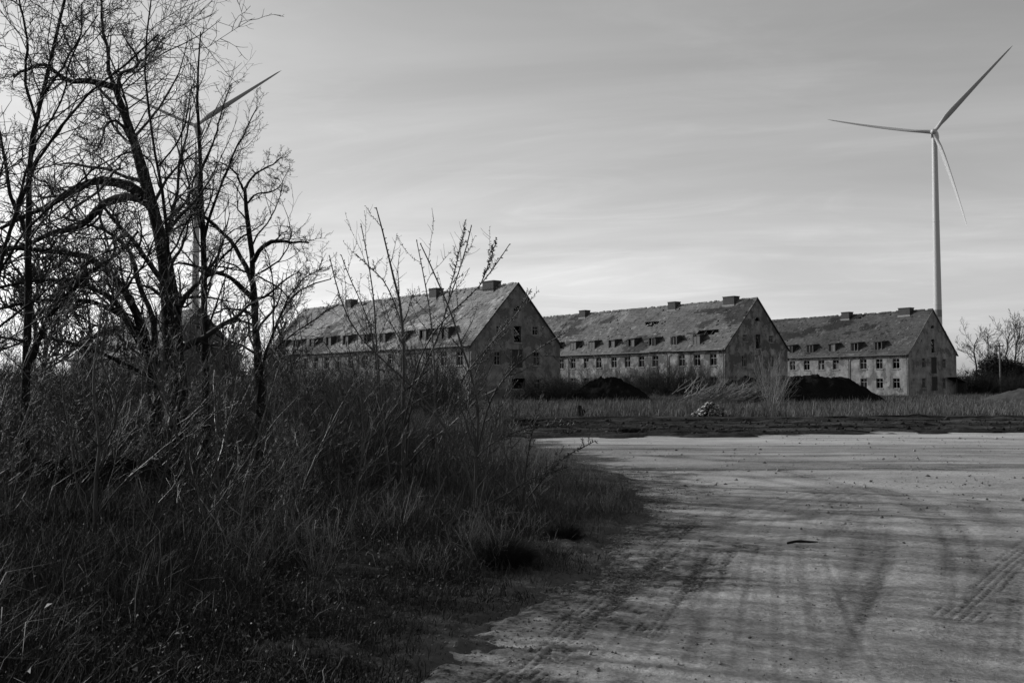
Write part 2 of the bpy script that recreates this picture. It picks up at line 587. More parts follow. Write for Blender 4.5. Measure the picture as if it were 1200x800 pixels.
# ------------------------------------------------------------------ tubes and branching
def tubes(P, Rr, sides=3):
    """P (m,k,3), Rr (m,k) -> verts, quads"""
    m, k, _ = P.shape
    T = np.gradient(P, axis=1)
    T /= np.linalg.norm(T, axis=2, keepdims=True) + 1e-9
    ref = np.array([0.45, 0.81, 0.37])
    A = np.cross(T, ref)
    A /= np.linalg.norm(A, axis=2, keepdims=True) + 1e-9
    B = np.cross(T, A)
    an = np.arange(sides) / sides * 2 * pi
    ring = P[:, :, None, :] + Rr[:, :, None, None] * (np.cos(an)[None, None, :, None] * A[:, :, None, :] + np.sin(an)[None, None, :, None] * B[:, :, None, :])
    V = ring.reshape(-1, 3)
    i = np.arange(m * k * sides).reshape(m, k, sides)
    a = i[:, :-1]
    b = i[:, 1:]
    F = np.stack([a, np.roll(a, -1, 2), np.roll(b, -1, 2), b], -1).reshape(-1, 4)
    return V, F


def resample(pts, k):
    P = np.array(pts, float)
    L = np.concatenate(([0], np.cumsum(np.linalg.norm(P[1:] - P[:-1], axis=1))))
    t = np.linspace(0, L[-1], k)
    q = np.stack([np.interp(t, L, P[:, j]) for j in range(P.shape[1])], 1)
    q[1:-1] = 0.25 * q[:-2] + 0.5 * q[1:-1] + 0.25 * q[2:]
    return q


def spawn(P, Rr, n, t0=0.25, t1=1.0, length=0.5, ang=(35, 65), up=0.15, wig=0.12, k=5, rr=0.55, rmin=0.003, taper=0.25, g=None, minlen=0.0):
    """children of the curves P: arrays (m*n,k,3),(m*n,k)"""
    g = g or rng
    m, K, _ = P.shape
    L = np.linalg.norm(np.diff(P, axis=1), axis=2).sum(1)
    t = (np.arange(n)[None, :] + g.uniform(0, 1, (m, n))) / n
    t = t0 + (t1 - t0) * t
    f = t * (K - 1)
    i = np.minimum(f.astype(int), K - 2)
    w = (f - i)[..., None]
    mi = np.arange(m)[:, None]
    p0 = P[mi, i] * (1 - w) + P[mi, i + 1] * w
    r0 = Rr[mi, i] * (1 - w[..., 0]) + Rr[mi, i + 1] * w[..., 0]
    T = P[mi, i + 1] - P[mi, i]
    T /= np.linalg.norm(T, axis=2, keepdims=True) + 1e-9
    rv = g.normal(size=T.shape)
    S = rv - (rv * T).sum(2, keepdims=True) * T
    S /= np.linalg.norm(S, axis=2, keepdims=True) + 1e-9
    a = np.radians(g.uniform(ang[0], ang[1], (m, n)))[..., None]
    d = np.cos(a) * T + np.sin(a) * S
    ln = np.maximum(L[:, None] * length * g.uniform(0.55, 1.25, (m, n)) * (1.15 - 0.5 * t), minlen)
    p0 = p0.reshape(-1, 3)
    d = d.reshape(-1, 3)
    ln = ln.reshape(-1)
    r0 = r0.reshape(-1)
    out_ = np.empty((m * n, k, 3))
    out_[:, 0] = p0
    step = (ln / (k - 1))[:, None]
    for j in range(1, k):
        d = d + g.normal(size=d.shape) * wig + np.array([0, 0, up])
        d /= np.linalg.norm(d, axis=1, keepdims=True)
        out_[:, j] = out_[:, j - 1] + d * step
    rs = np.maximum(r0 * rr, rmin)
    rad = rs[:, None] * np.linspace(1, taper, k)[None, :]
    return out_, np.maximum(rad, rmin * 0.6)


def join(parts):
    V, F, b = [], [], 0
    for v, f in parts:
        V.append(v)
        F.append(f + b)
        b += len(v)
    return np.concatenate(V), np.concatenate(F)


def hero_tree(name, label, cat, limbs, twig_spec, mtrunk, mtwig, sides=8, jit=0.02, group=None, buds=False, depth_jit=0.6):
    thin = 0.72 if cat == 'sapling' else 1.0
    """limbs: list of (part name, [(px, py, depth)...], (radius px start, radius px end)); first one is the trunk"""
    base = at(*limbs[0][1][0])
    root = empty(name, base, 0, label, cat, group)
    P0, R0 = [], []
    for nm, pts, (ra, rb) in limbs:
        W = np.array([at(*p) for p in pts])
        k = 14
        q = resample(W, k)
        if nm != 'trunk':
            q[1:] += np.cumsum(rng.normal(0, jit, (k - 1, 3)), 0) * np.array([0.6, depth_jit, 0.6])
        elif jit:
            q[1:] += rng.normal(0, jit * 0.6, (k - 1, 3))
        Y = q[:, 1]
        rad = thin * np.linspace(ra, rb, k) * Y / FPX * rng.uniform(0.9, 1.12, k)
        P0.append(q - base)
        R0.append(rad)
        v, f = tubes((q - base)[None], rad[None], sides if ra > 3 else 5)
        mesh_np(nm, v, f, mtrunk, root, smooth_=True)
    P = np.stack(P0)
    Rr = np.stack(R0)
    parts = []
    for si, s in enumerate(twig_spec):
        s = dict(s)
        only = s.pop('skip', 0)
        src = (P, Rr)
        if si == 0 and only:
            src = (P[only:], Rr[only:])
        P, Rr = spawn(src[0], src[1], **s)
        parts.append(tubes(P, Rr, 3 if si else 4))
        if buds and si == 0:
            Pb, Rb = np.stack(P0), np.stack(R0)
            b1 = spawn(Pb, Rb, 34, 0.25, 1.0, 0.0, (50, 80), 0.0, 0.05, 2, 0.0, 0.009, 0.6, minlen=0.034)
            b2 = spawn(P, Rr, 12, 0.1, 1.0, 0.0, (50, 80), 0.0, 0.05, 2, 0.0, 0.005, 0.6, minlen=0.024)
            parts.append(tubes(*b1, 3))
            parts.append(tubes(*b2, 3))
    v, f = join(parts)
    t = mesh_np('twigs', v, f, mtwig, root)
    t['kind'] = 'stuff'
    return root


D1 = 18.0
TW = [dict(n=14, t0=0.3, t1=1.0, length=0.43, ang=(30, 75), up=0.05, wig=0.22, k=7, rr=0.40, rmin=0.006),
      dict(n=8, t0=0.2, t1=1.0, length=0.45, ang=(30, 70), up=0.06, wig=0.24, k=5, rr=0.6, rmin=0.0055),
      dict(n=5, t0=0.2, t1=1.0, length=0.42, ang=(30, 65), up=0.06, wig=0.22, k=4, rr=0.7, rmin=0.0045)]


def dz(pts, d0, d1=None):
    d1 = d0 if d1 is None else d1
    n = len(pts)
    return [(x, y, d0 + (d1 - d0) * i / max(n - 1, 1)) for i, (x, y) in enumerate(pts)]


hero_tree('bare_tree', 'thick leaning bare tree with big arching limbs, largest trunk on the left bank', 'tree', [
    ('trunk', dz([(210, 560), (208, 470), (203, 400), (194, 300), (181, 240), (165, 190), (150, 150), (142, 115), (133, 100)], D1, 17.6), (15, 3.4)),
    ('limb', dz([(134, 103), (115, 94), (95, 92), (80, 96), (65, 86), (50, 71), (33, 73), (10, 84)], 17.6, 16.5), (4, 1.4)),
    ('limb', dz([(134, 101), (125, 76), (128, 55), (120, 40), (122, 15), (118, -12)], 17.6, 18.2), (2.8, 0.9)),
    ('limb', dz([(139, 106), (139, 86), (153, 83), (164, 75), (158, 60), (150, 50), (143, 38)], 17.7, 17), (2.6, 0.8)),
    ('limb', dz([(160, 78), (172, 66), (184, 61), (186, 50)], 17.4, 17.2), (1.3, 0.6)),
    ('limb', dz([(182, 248), (166, 224), (145, 211), (120, 205), (95, 212), (75, 222), (55, 238), (28, 246), (0, 262)], 17.9, 15.8), (7, 2)),
    ('limb', dz([(178, 242), (162, 231), (140, 233), (124, 241), (110, 256), (95, 275), (62, 274), (31, 292), (0, 300)], 17.9, 19.5), (6, 1.8)),
    ('limb', dz([(156, 168), (145, 147), (131, 139), (122, 147), (120, 163), (110, 178)], 17.7, 17.2), (2.4, 0.8)),
    ('limb', dz([(196, 320), (210, 290), (222, 262), (226, 235)], 17.9, 18.8), (2.2, 0.7)),
], TW, M['bark'], M['twig'])

hero_tree('bare_tree', 'clump of curved stems arching out to the left below the thick leaning tree', 'tree', [
    ('trunk', dz([(185, 570), (182, 480), (172, 395), (153, 346), (134, 324), (109, 297), (69, 293), (37, 297), (0, 288)], 16.6, 15), (8, 2)),
    ('limb', dz([(184, 430), (181, 367), (162, 346), (158, 311), (150, 289), (125, 267), (90, 262)], 16.6, 17.5), (4, 1.4)),
    ('limb', dz([(175, 420), (156, 383), (134, 355), (103, 339), (78, 331), (37, 329), (0, 338)], 16.4, 14.6), (4, 1.6)),
    ('limb', dz([(176, 425), (159, 388), (140, 361), (87, 353), (31, 358), (-20, 372)], 16.5, 15.5), (3.6, 1.5)),
    ('limb', dz([(172, 440), (120, 415), (80, 400), (40, 395), (0, 410)], 16.3, 14.8), (2.6, 1.2)),
], TW, M['bark'], M['twig'])

hero_tree('bare_tree', 'upright dark bare tree nearest the left edge of the photograph', 'tree', [
    ('trunk', dz([(28, 590), (31, 430), (33, 350), (33, 280), (36, 200), (42, 131), (52, 103), (67, 31), (82, -25)], 14, 13.6), (5.5, 1.6)),
    ('limb', dz([(33, 430), (50, 380), (78, 345), (103, 318), (140, 300), (165, 268)], 13.9, 13.2), (4, 1.4)),
    ('limb', dz([(34, 290), (18, 230), (12, 180), (0, 140), (-20, 110)], 13.9, 14.5), (2.6, 1.2)),
    ('limb', dz([(42, 140), (30, 95), (33, 50), (22, 0), (20, -30)], 13.7, 14), (2, 0.8)),
    ('limb', dz([(52, 110), (80, 75), (97, 45), (100, 0)], 13.7, 13.3), (1.7, 0.8)),
], TW, M['bark'], M['twig'])

hero_tree('bare_tree', 'thin bare stem leaning right across the arching limbs at the left edge', 'tree', [
    ('trunk', dz([(-75, 680), (-50, 560), (-15, 380), (8, 270), (34, 196), (69, 150), (103, 109), (150, 72), (185, 40)], 11.5, 12.5), (3.6, 0.9)),
    ('limb', dz([(-8, 330), (30, 270), (75, 225), (110, 190), (160, 170)], 11.6, 11.2), (1.8, 0.7)),
    ('limb', dz([(20, 240), (40, 180), (75, 120), (85, 70), (120, 20)], 11.7, 12), (1.6, 0.7)),
    ('limb', dz([(-20, 400), (40, 350), (100, 310), (150, 290)], 11.5, 11), (1.6, 0.7)),
], TW[:2] + [dict(TW[2], n=4)], M['bark'], M['twig'])

TWU = [dict(n=15, t0=0.28, t1=1.0, length=0.27, ang=(25, 50), up=0.13, wig=0.13, k=7, rr=0.42, rmin=0.006),
       dict(n=6, t0=0.15, t1=1.0, length=0.42, ang=(30, 60), up=0.08, wig=0.2, k=5, rr=0.6, rmin=0.0045),
       dict(n=4, t0=0.2, t1=1.0, length=0.42, ang=(30, 60), up=0.06, wig=0.2, k=4, rr=0.7, rmin=0.0035)]
hero_tree('bare_tree', 'straight slim bare tree standing in front of the turbine tower', 'tree', [
    ('trunk', dz([(241, 560), (240, 440), (239, 370), (238, 310), (237, 250), (235, 190), (232, 120), (232, 65), (234, 38)], 19, 19), (6.0, 0.7)),
    ('limb', dz([(237, 290), (247, 250), (262, 212), (272, 185), (285, 158), (300, 128)], 19, 18), (2.2, 0.6)),
    ('limb', dz([(236, 200), (250, 160), (262, 120), (268, 95)], 19, 19.4), (1.5, 0.5)),
    ('limb', dz([(238, 260), (222, 215), (216, 170), (220, 120)], 19, 18.6), (1.6, 0.5)),
    ('limb', dz([(239, 330), (262, 300), (285, 278), (310, 262)], 19, 18.4), (1.8, 0.6)),
], TWU, M['bark'], M['twig'])

hero_tree('bare_tree', 'slender bent bare stem between the thick tree and the slim straight tree', 'tree', [
    ('trunk', dz([(212, 588), (205, 400), (200, 310), (194, 253), (185, 190), (175, 140), (167, 75), (170, 30), (178, -6)], 15.5, 15), (3.4, 0.7)),
    ('limb', dz([(186, 195), (205, 170), (215, 130), (222, 95)], 15.2, 15.2), (1.2, 0.5)),
    ('limb', dz([(198, 300), (215, 265), (232, 235), (240, 200)], 15.3, 14.8), (1.4, 0.5)),
    ('limb', dz([(190, 225), (175, 190), (150, 165), (125, 150)], 15.2, 15), (1.1, 0.5)),
], TWU, M['bark'], M['twig'])

TWF = [dict(n=11, t0=0.35, t1=1.0, length=0.42, ang=(35, 80), up=0.03, wig=0.26, k=7, rr=0.42, rmin=0.007),
       dict(n=7, t0=0.2, t1=1.0, length=0.48, ang=(30, 75), up=0.05, wig=0.26, k=5, rr=0.6, rmin=0.005),
       dict(n=5, t0=0.2, t1=1.0, length=0.45, ang=(30, 70), up=0.05, wig=0.24, k=4, rr=0.7, rmin=0.004)]
hero_tree('bare_tree', 'flat-crowned crooked bare tree at the right end of the tree group', 'tree', [
    ('trunk', dz([(314, 570), (307, 470), (301, 400), (296, 345), (298, 302), (291, 270), (286, 240), (286, 220)], 20, 20), (7, 2)),
    ('limb', dz([(297, 306), (307, 291), (320, 286), (340, 288), (362, 287)], 20, 19.4), (3.2, 0.8)),
    ('limb', dz([(297, 350), (284, 334), (271, 323), (243, 317), (215, 306), (190, 312)], 20, 19), (3.2, 0.9)),
    ('limb', dz([(295, 330), (293, 322), (279, 299), (268, 283), (245, 262), (220, 240), (195, 228)], 20, 20.8), (3.4, 0.9)),
    ('limb', dz([(286, 224), (276, 203), (262, 195), (250, 192)], 20, 19.5), (1.6, 0.6)),
    ('limb', dz([(286, 222), (299, 204), (317, 195), (331, 184)], 20, 20.4), (1.7, 0.6)),
    ('limb', dz([(287, 240), (300, 228), (318, 224), (330, 215)], 20, 20.6), (1.4, 0.5)),
    ('limb', dz([(298, 372), (285, 362), (262, 360), (240, 372)], 20, 19.2), (1.9, 0.6)),
    ('limb', dz([(296, 320), (315, 330), (330, 342), (345, 365)], 20, 20.5), (1.3, 0.5)),
], TWF, M['bark'], M['twig'])

hero_tree('bare_tree', 'small spreading bare tree leaning right from the foot of the crooked one', 'tree', [
    ('trunk', dz([(300, 560), (305, 440), (312, 409), (326, 376), (340, 346), (364, 332), (387, 327)], 17.5, 17), (3.2, 0.6)),
    ('limb', dz([(330, 366), (350, 330), (362, 318), (382, 312)], 17.2, 17), (1.2, 0.5)),
    ('limb', dz([(320, 390), (322, 350), (318, 310), (312, 290)], 17.3, 17.6), (1.2, 0.5)),
    ('limb', dz([(310, 420), (340, 395), (372, 372), (400, 352)], 17.3, 16.8), (1.2, 0.5)),
], TWU, M['bark'], M['twig'])

# saplings with buds in the middle of the verge
SPT = [dict(n=9, t0=0.2, t1=0.95, length=0.24, ang=(25, 55), up=0.12, wig=0.12, k=6, rr=0.55, rmin=0.004),
       dict(n=4, t0=0.2, t1=0.9, length=0.38, ang=(30, 60), up=0.08, wig=0.14, k=4, rr=0.7, rmin=0.003)]
hero_tree('sapling', 'budding multi-stemmed sapling with the tallest shoot in front of the nearest building', 'sapling', [
    ('trunk', dz([(473, 604), (472, 560), (473, 520), (473, 470), (473, 408), (470, 354), (455, 300), (447, 265), (441, 243)], 13.2, 13), (4.8, 0.9)),
    ('stem', dz([(462, 604), (458, 583), (452, 520), (446, 480), (441, 420), (437, 339), (429, 295), (422, 261)], 13.3, 13.4), (2.6, 0.8)),
    ('stem', dz([(474, 560), (479, 474), (495, 430), (509, 405), (524, 354), (539, 312), (551, 264)], 13.2, 12.8), (2.2, 0.8)),
    ('stem', dz([(526, 350), (530, 330), (538, 295), (545, 267)], 12.9, 12.7), (1.1, 0.7)),
    ('stem', dz([(473, 430), (476, 396), (464, 360), (449, 327), (432, 312), (416, 298)], 13.1, 13.5), (1.5, 0.7)),
    ('stem', dz([(452, 520), (440, 440), (437, 396), (425, 360), (410, 330), (399, 300)], 13.3, 13.9), (1.4, 0.7)),
    ('stem', dz([(473, 500), (488, 432), (500, 400), (524, 372), (548, 351), (575, 321), (596, 289)], 13.1, 12.4), (2.0, 0.7)),
    ('stem', dz([(560, 338), (569, 318), (576, 300), (582, 285)], 12.6, 12.4), (1.1, 0.7)),
    ('stem', dz([(472, 545), (445, 541), (425, 550), (403, 557), (385, 562)], 13.2, 12.6), (1.8, 0.7)),
    ('stem', dz([(473, 550), (500, 520), (530, 500), (560, 470), (590, 455)], 13.2, 12.2), (1.6, 0.6)),
], SPT, M['sapling'], M['sapling'], sides=6, jit=0.006, buds=True)
hero_tree('sapling', 'budding sapling with shoots fanning out to the right over the gable', 'sapling', [
    ('trunk', dz([(556, 630), (557, 583), (559, 521), (562, 470), (552, 440), (542, 408), (527, 360), (509, 321), (492, 285)], 11.8, 11.8), (3.4, 0.9)),
    ('stem', dz([(556, 600), (553, 560), (536, 520), (506, 477), (479, 447), (437, 411), (410, 381), (395, 342), (384, 297)], 11.8, 12.2), (2.4, 0.8)),
    ('stem', dz([(515, 640), (518, 620), (513, 540), (510, 477), (512, 432), (506, 380), (500, 339), (489, 282)], 12.2, 12.4), (2.0, 0.8)),
    ('stem', dz([(558, 540), (572, 474), (588, 445), (602, 429), (622, 414), (640, 402), (660, 390)], 11.8, 11.2), (2.0, 0.8)),
    ('stem', dz([(558, 530), (540, 480), (536, 450), (560, 423), (585, 394), (608, 369), (624, 339)], 11.8, 11.6), (1.6, 0.7)),
    ('stem', dz([(562, 600), (568, 560), (575, 521), (588, 479), (600, 440), (598, 410)], 11.7, 11.9), (1.9, 0.7)),
    ('stem', dz([(560, 605), (568, 593), (620, 560), (645, 552), (668, 546)], 11.7, 11.4), (1.3, 0.6)),
    ('stem', dz([(560, 535), (575, 518), (614, 500), (645, 498), (674, 496)], 11.7, 11.9), (1.3, 0.6)),
    ('stem', dz([(559, 560), (545, 520), (548, 480), (556, 440), (575, 400), (590, 380)], 11.8, 12.0), (1.5, 0.7)),
], SPT, M['sapling'], M['sapling'], sides=6, jit=0.006, buds=True)
hero_tree('sapling', 'forked young sapling on the dark bank below the arching stems', 'sapling', [
    ('trunk', dz([(108, 655), (110, 610), (113, 546), (119, 518), (109, 476), (109, 430), (118, 370), (122, 320)], 9.6, 9.6), (3.6, 0.8)),
    ('stem', dz([(118, 522), (134, 509), (138, 480), (136, 458), (122, 430), (126, 390), (140, 340)], 9.6, 9.3), (1.8, 0.7)),
    ('stem', dz([(112, 560), (90, 520), (60, 480), (20, 430), (-10, 400)], 9.6, 9.8), (1.5, 0.7)),
    ('stem', dz([(110, 610), (140, 570), (190, 525), (235, 490), (280, 470)], 9.6, 9.2), (1.4, 0.6)),
    ('stem', dz([(110, 625), (90, 570), (80, 500), (70, 450), (75, 400)], 9.6, 9.9), (1.4, 0.6)),
], SPT, M['sapling'], M['sapling'], sides=6, jit=0.008)
hero_tree('sapling', 'single thin pale whip with short side twigs right of the forked sapling', 'sapling', [
    ('trunk', dz([(252, 612), (264, 530), (272, 480), (279, 430), (288, 395)], 12.5, 12.5), (1.8, 0.7)),
    ('stem', dz([(300, 612), (303, 520), (322, 490), (345, 470), (370, 440)], 12.7, 12.2), (1.3, 0.6)),
], SPT, M['sapling'], M['sapling'], sides=5, jit=0.006)


hero_tree('sapling', 'low budding sapling at the right end of the verge, spreading over the road edge', 'sapling', [
    ('trunk', dz([(612, 612), (614, 575), (618, 530), (628, 490), (634, 462)], 12.3, 12.1), (2.4, 0.7)),
    ('stem', dz([(612, 605), (604, 560), (598, 520), (602, 480), (596, 450)], 12.3, 12.6), (1.8, 0.6)),
    ('stem', dz([(613, 590), (640, 555), (668, 530), (700, 515)], 12.3, 11.9), (1.5, 0.6)),
    ('stem', dz([(613, 600), (585, 565), (560, 545), (530, 535)], 12.3, 12.0), (1.5, 0.6)),
], SPT, M['sapling'], M['sapling'], sides=5, jit=0.006, buds=True)
hero_tree('sapling', 'crooked dark sapling left of the tallest budding shoot', 'sapling', [
    ('trunk', dz([(428, 605), (430, 560), (424, 510), (408, 470), (398, 430), (380, 400)], 13.0, 13.2), (2.6, 0.7)),
    ('stem', dz([(429, 570), (415, 530), (385, 500), (360, 470), (345, 450)], 13.0, 12.6), (1.7, 0.6)),
    ('stem', dz([(428, 590), (440, 540), (455, 500), (485, 470), (520, 455)], 13.0, 12.7), (1.7, 0.6)),
    ('stem', dz([(426, 530), (432, 480), (428, 440), (440, 400), (438, 370)], 13.0, 13.3), (1.5, 0.6)),
    ('stem', dz([(428, 600), (395, 570), (360, 560), (330, 565)], 13.0, 12.4), (1.5, 0.6)),
], SPT, M['sapling'], M['sapling'], sides=5, jit=0.006)
hero_tree('sapling', 'thin dark sapling with crossing stems between the whip and the crooked sapling', 'sapling', [
    ('trunk', dz([(352, 612), (350, 560), (355, 510), (348, 460), (356, 410), (350, 370)], 12.6, 12.8), (2.2, 0.6)),
    ('stem', dz([(351, 590), (330, 540), (318, 500), (325, 450), (318, 410)], 12.6, 12.9), (1.6, 0.6)),
    ('stem', dz([(351, 580), (375, 530), (395, 490), (412, 450), (440, 425)], 12.6, 12.2), (1.6, 0.6)),
    ('stem', dz([(352, 600), (300, 560), (262, 520), (230, 505)], 12.6, 12.2), (1.4, 0.6)),
], SPT, M['sapling'], M['sapling'], sides=5, jit=0.006)

# the trees outside the left edge whose long shadows lie across the road
TWS = [dict(n=11, t0=0.3, t1=1.0, length=0.45, ang=(30, 65), up=0.10, wig=0.18, k=6, rr=0.5, rmin=0.012),
       dict(n=6, t0=0.2, t1=1.0, length=0.42, ang=(30, 60), up=0.06, wig=0.2, k=4, rr=0.6, rmin=0.007)]
for i, (x_, y_, h_) in enumerate(((-8.6, 9.6, 6.4), (-10.8, 11.6, 7.6), (-12.5, 13.4, 8.2), (-9.5, 11.0, 5.6), (-14.0, 12.6, 9.0))):
    X0 = np.array([x_, y_, -0.1])
    px_ = lambda p_: (600 + FPX * ((p_ - CAM)[0] / ((p_ - CAM) @ FW)), 400 - FPX * (((p_ - CAM) @ UP) / ((p_ - CAM) @ FW)), p_[1])
    a_ = rng.normal(0, 0.10, 2)
    tr = [px_(X0 + np.array([a_[0] * t_ * h_, a_[1] * t_ * h_, t_ * h_])) for t_ in (0, 0.25, 0.5, 0.75, 1.0)]
    lb = []
    for q_ in range(3):
        t0_ = 0.3 + 0.18 * q_
        b0 = X0 + np.array([a_[0] * t0_ * h_, a_[1] * t0_ * h_, t0_ * h_])
        dd = np.array([*rng.normal(0, 1, 2), 1.3])
        dd /= np.linalg.norm(dd)
        lb.append(('limb', [px_(b0 + dd * l_ + np.array([0, 0, 0.12 * l_ * l_])) for l_ in (0, 0.7, 1.5, 2.2)], (4.2, 1.5)))
    hero_tree('bare_tree', 'bare tree just beyond the left edge, shading the bank and road', 'tree', [('trunk', tr, (8.5, 1.8))] + lb, TWS, M['bark'], M['twig'], group='bare trees beyond the left edge')

# ------------------------------------------------------------------ shrubs: a few kinds, copied
def shrub_mesh(name, seed, shoots, h, spread, lean, m, w=0.006, sub=(6, 3), arch=-0.02, wig=0.07, rootx=0.0):
    g = np.random.default_rng(seed)
    k = 8
    P = np.empty((shoots, k, 3))
    a = g.uniform(0, 2 * pi, shoots)
    rr = np.abs(g.normal(0, 0.16 * h, shoots)) * 0.5
    P[:, 0] = np.stack([np.cos(a) * rr, np.sin(a) * rr, np.full(shoots, -0.08 * h)], 1)
    P[:, 0, 0] += g.uniform(-rootx, rootx, shoots)
    P[:, 0, 2] += np.abs(g.normal(0, 0.25 * rootx, shoots)) * (rootx > 0)
    d = np.stack([np.cos(a) * spread, np.sin(a) * spread, np.ones(shoots)], 1) + g.normal(0, 0.22, (shoots, 3)) * np.array([1, 1, 0.3]) + np.array(lean)
    d /= np.linalg.norm(d, axis=1, keepdims=True)
    st = (h * g.uniform(0.55, 1.15, shoots) / (k - 1))[:, None]
    for j in range(1, k):
        d = d + g.normal(0, wig, d.shape) + np.array([0, 0, arch])
        d /= np.linalg.norm(d, axis=1, keepdims=True)
        P[:, j] = P[:, j - 1] + d * st
    Rr = (w * g.uniform(0.7, 1.5, shoots))[:, None] * np.linspace(1, 0.4, k)[None]
    parts = [tubes(P, Rr, 3)]
    tones = [np.repeat(g.uniform(0.1, 0.9, shoots), k * 3)]
    for i, n in enumerate(sub):
        if not n:
            continue
        P, Rr = spawn(P, Rr, n, 0.2, 1.0, 0.38, (20, 60), 0.06, 0.14, 4, 0.6, w * 0.45, 0.4, g=g)
        parts.append(tubes(P, Rr, 3))
        tones.append(np.repeat(g.uniform(0.0, 1.0, len(P)), 12))
    v, f = join(parts)
    o = mesh_np(name, v, f, m, attr={'tone': np.concatenate(tones)})
    return o


def scatter(protos, spots, label, cat, group):
    used = set()
    for i, (x, y, s, rz) in enumerate(spots):
        src = protos[i % len(protos)]
        o = src if id(src) not in used else src.copy()
        if id(src) in used:
            col.objects.link(o)
        used.add(id(src))
        o.location = (x, y, float(terrain_z(np.array([x]), np.array([y]))[0]) - 0.02)
        o.scale = (s, s, s * rng.uniform(0.85, 1.2))
        o.rotation_euler = (0, 0, rz)
        tag(o, label, cat, group)


def spots_in(n, xr, yr, smin, smax, rz=0.6, keep=None, tries=20):
    res = []
    while len(res) < n and tries * n > 0:
        x = rng.uniform(*xr)
        y = rng.uniform(*yr)
        tries -= 0.01
        if keep is not None and not keep(x, y):
            continue
        res.append((x, y, rng.uniform(smin, smax), rng.uniform(-rz, rz)))
    return res


def bank(x, y):
    return float(d_road(np.array([x]), np.array([y]))[0]) < -0.9 and x / y > -0.72


whips = [shrub_mesh('whip_shrub', 100 + i, 11, 2.3, 0.5, (0.12, -0.05, 0), M['whip'], 0.0055, (6, 4), wig=0.11) for i in range(4)]
scatter(whips, spots_in(26, (-10, -0.6), (9.5, 19), 0.5, 0.85, 3, lambda x, y: bank(x, y) and x < -0.16 * y),
        'leafless shrub of thin spreading whips in the thicket on the bank', 'shrub', 'whip shrubs in the thicket')
def young_tree(name, seed, h, m):
    g = np.random.default_rng(seed)
    k = 9
    ns = int(g.integers(1, 4))
    P = np.zeros((ns, k, 3))
    P[:, 0, :2] = g.normal(0, 0.06, (ns, 2))
    P[:, 0, 2] = -0.1
    d = np.stack([g.normal(0.05, 0.16, ns), g.normal(0, 0.16, ns), np.ones(ns)], 1)
    for j in range(1, k):
        d = d + g.normal(0, 0.07, d.shape)
        d /= np.linalg.norm(d, axis=1, keepdims=True)
        P[:, j] = P[:, j - 1] + d * (h * g.uniform(0.8, 1.1) / (k - 1))
    Rr = (0.011 * h / 2.4 * g.uniform(0.8, 1.2, ns))[:, None] * np.linspace(1, 0.25, k)[None]
    parts, tones = [tubes(P, Rr, 4)], [np.full(ns * k * 4, 0.5)]
    for n, ln, an in ((15, 0.33, (32, 62)), (7, 0.36, (25, 60)), (4, 0.4, (25, 60))):
        P, Rr = spawn(P, Rr, n, 0.12, 1.0, ln, an, 0.06, 0.15, 5, 0.6, 0.0028, 0.4, g=g)
        parts.append(tubes(P, Rr, 3))
        tones.append(np.repeat(g.uniform(0.0, 1.0, len(P)), 15))
    v, f = join(parts)
    return mesh_np(name, v, f, m, attr={'tone': np.concatenate(tones)})


young = [young_tree('young_tree', 1100 + i, 2.6, M['whip']) for i in range(6)]
scatter(young, spots_in(64, (-10, 0.3), (8.5, 24), 0.5, 1.2, 3, lambda x, y: bank(x, y) and x < -0.12 * y - 0.2),
        'spindly bare young tree with fine side twigs in the thicket', 'young tree', 'spindly young trees in the thicket')
dense = [shrub_mesh('thicket_shrub', 120 + i, 24, 1.9, 0.45, (0.15, 0, 0), M['brush'], 0.008, (6, 4), wig=0.1) for i in range(4)]
scatter(dense, spots_in(74, (-22, -1.5), (17, 34), 0.75, 1.35, 3, lambda x, y: bank(x, y) and x < -0.13 * y) + spots_in(26, (-5, -0.2), (20, 44), 0.25, 0.48, 3, lambda x, y: -0.16 * y < x < -0.012 * y),
        'twiggy leafless bush in the dense undergrowth behind the bare trees', 'bush', 'bushes in the undergrowth behind the trees')
far_b = [shrub_mesh('thicket_shrub', 140 + i, 34, 3.2, 0.4, (0.1, 0, 0), M['brush'], 0.018, (7, 4), wig=0.08) for i in range(3)]
scatter(far_b, spots_in(85, (-46, -2), (42, 92), 0.7, 1.15, 3, lambda x, y: x < -0.055 * y and x > -0.66 * y and (x * 0.777 + y * 0.629 < 70)),
        'grey leafless bush in the belt of scrub before the nearest building', 'bush', 'scrub belt before the nearest building')
low = [shrub_mesh('verge_weed', 160 + i, 16, 0.50, 0.5, (0.12, 0, 0), M['verge'], 0.0035, (4, 2), wig=0.1) for i in range(3)]
scatter(low, spots_in(52, (-3.2, 2.0), (8, 21), 0.6, 1.15, 3, lambda x, y: -3.2 < float(d_road(np.array([x]), np.array([y]))[0]) < -0.1),
        'dry wiry weed clump on the grassy verge of the dirt road', 'weed', 'weed clumps along the verge')

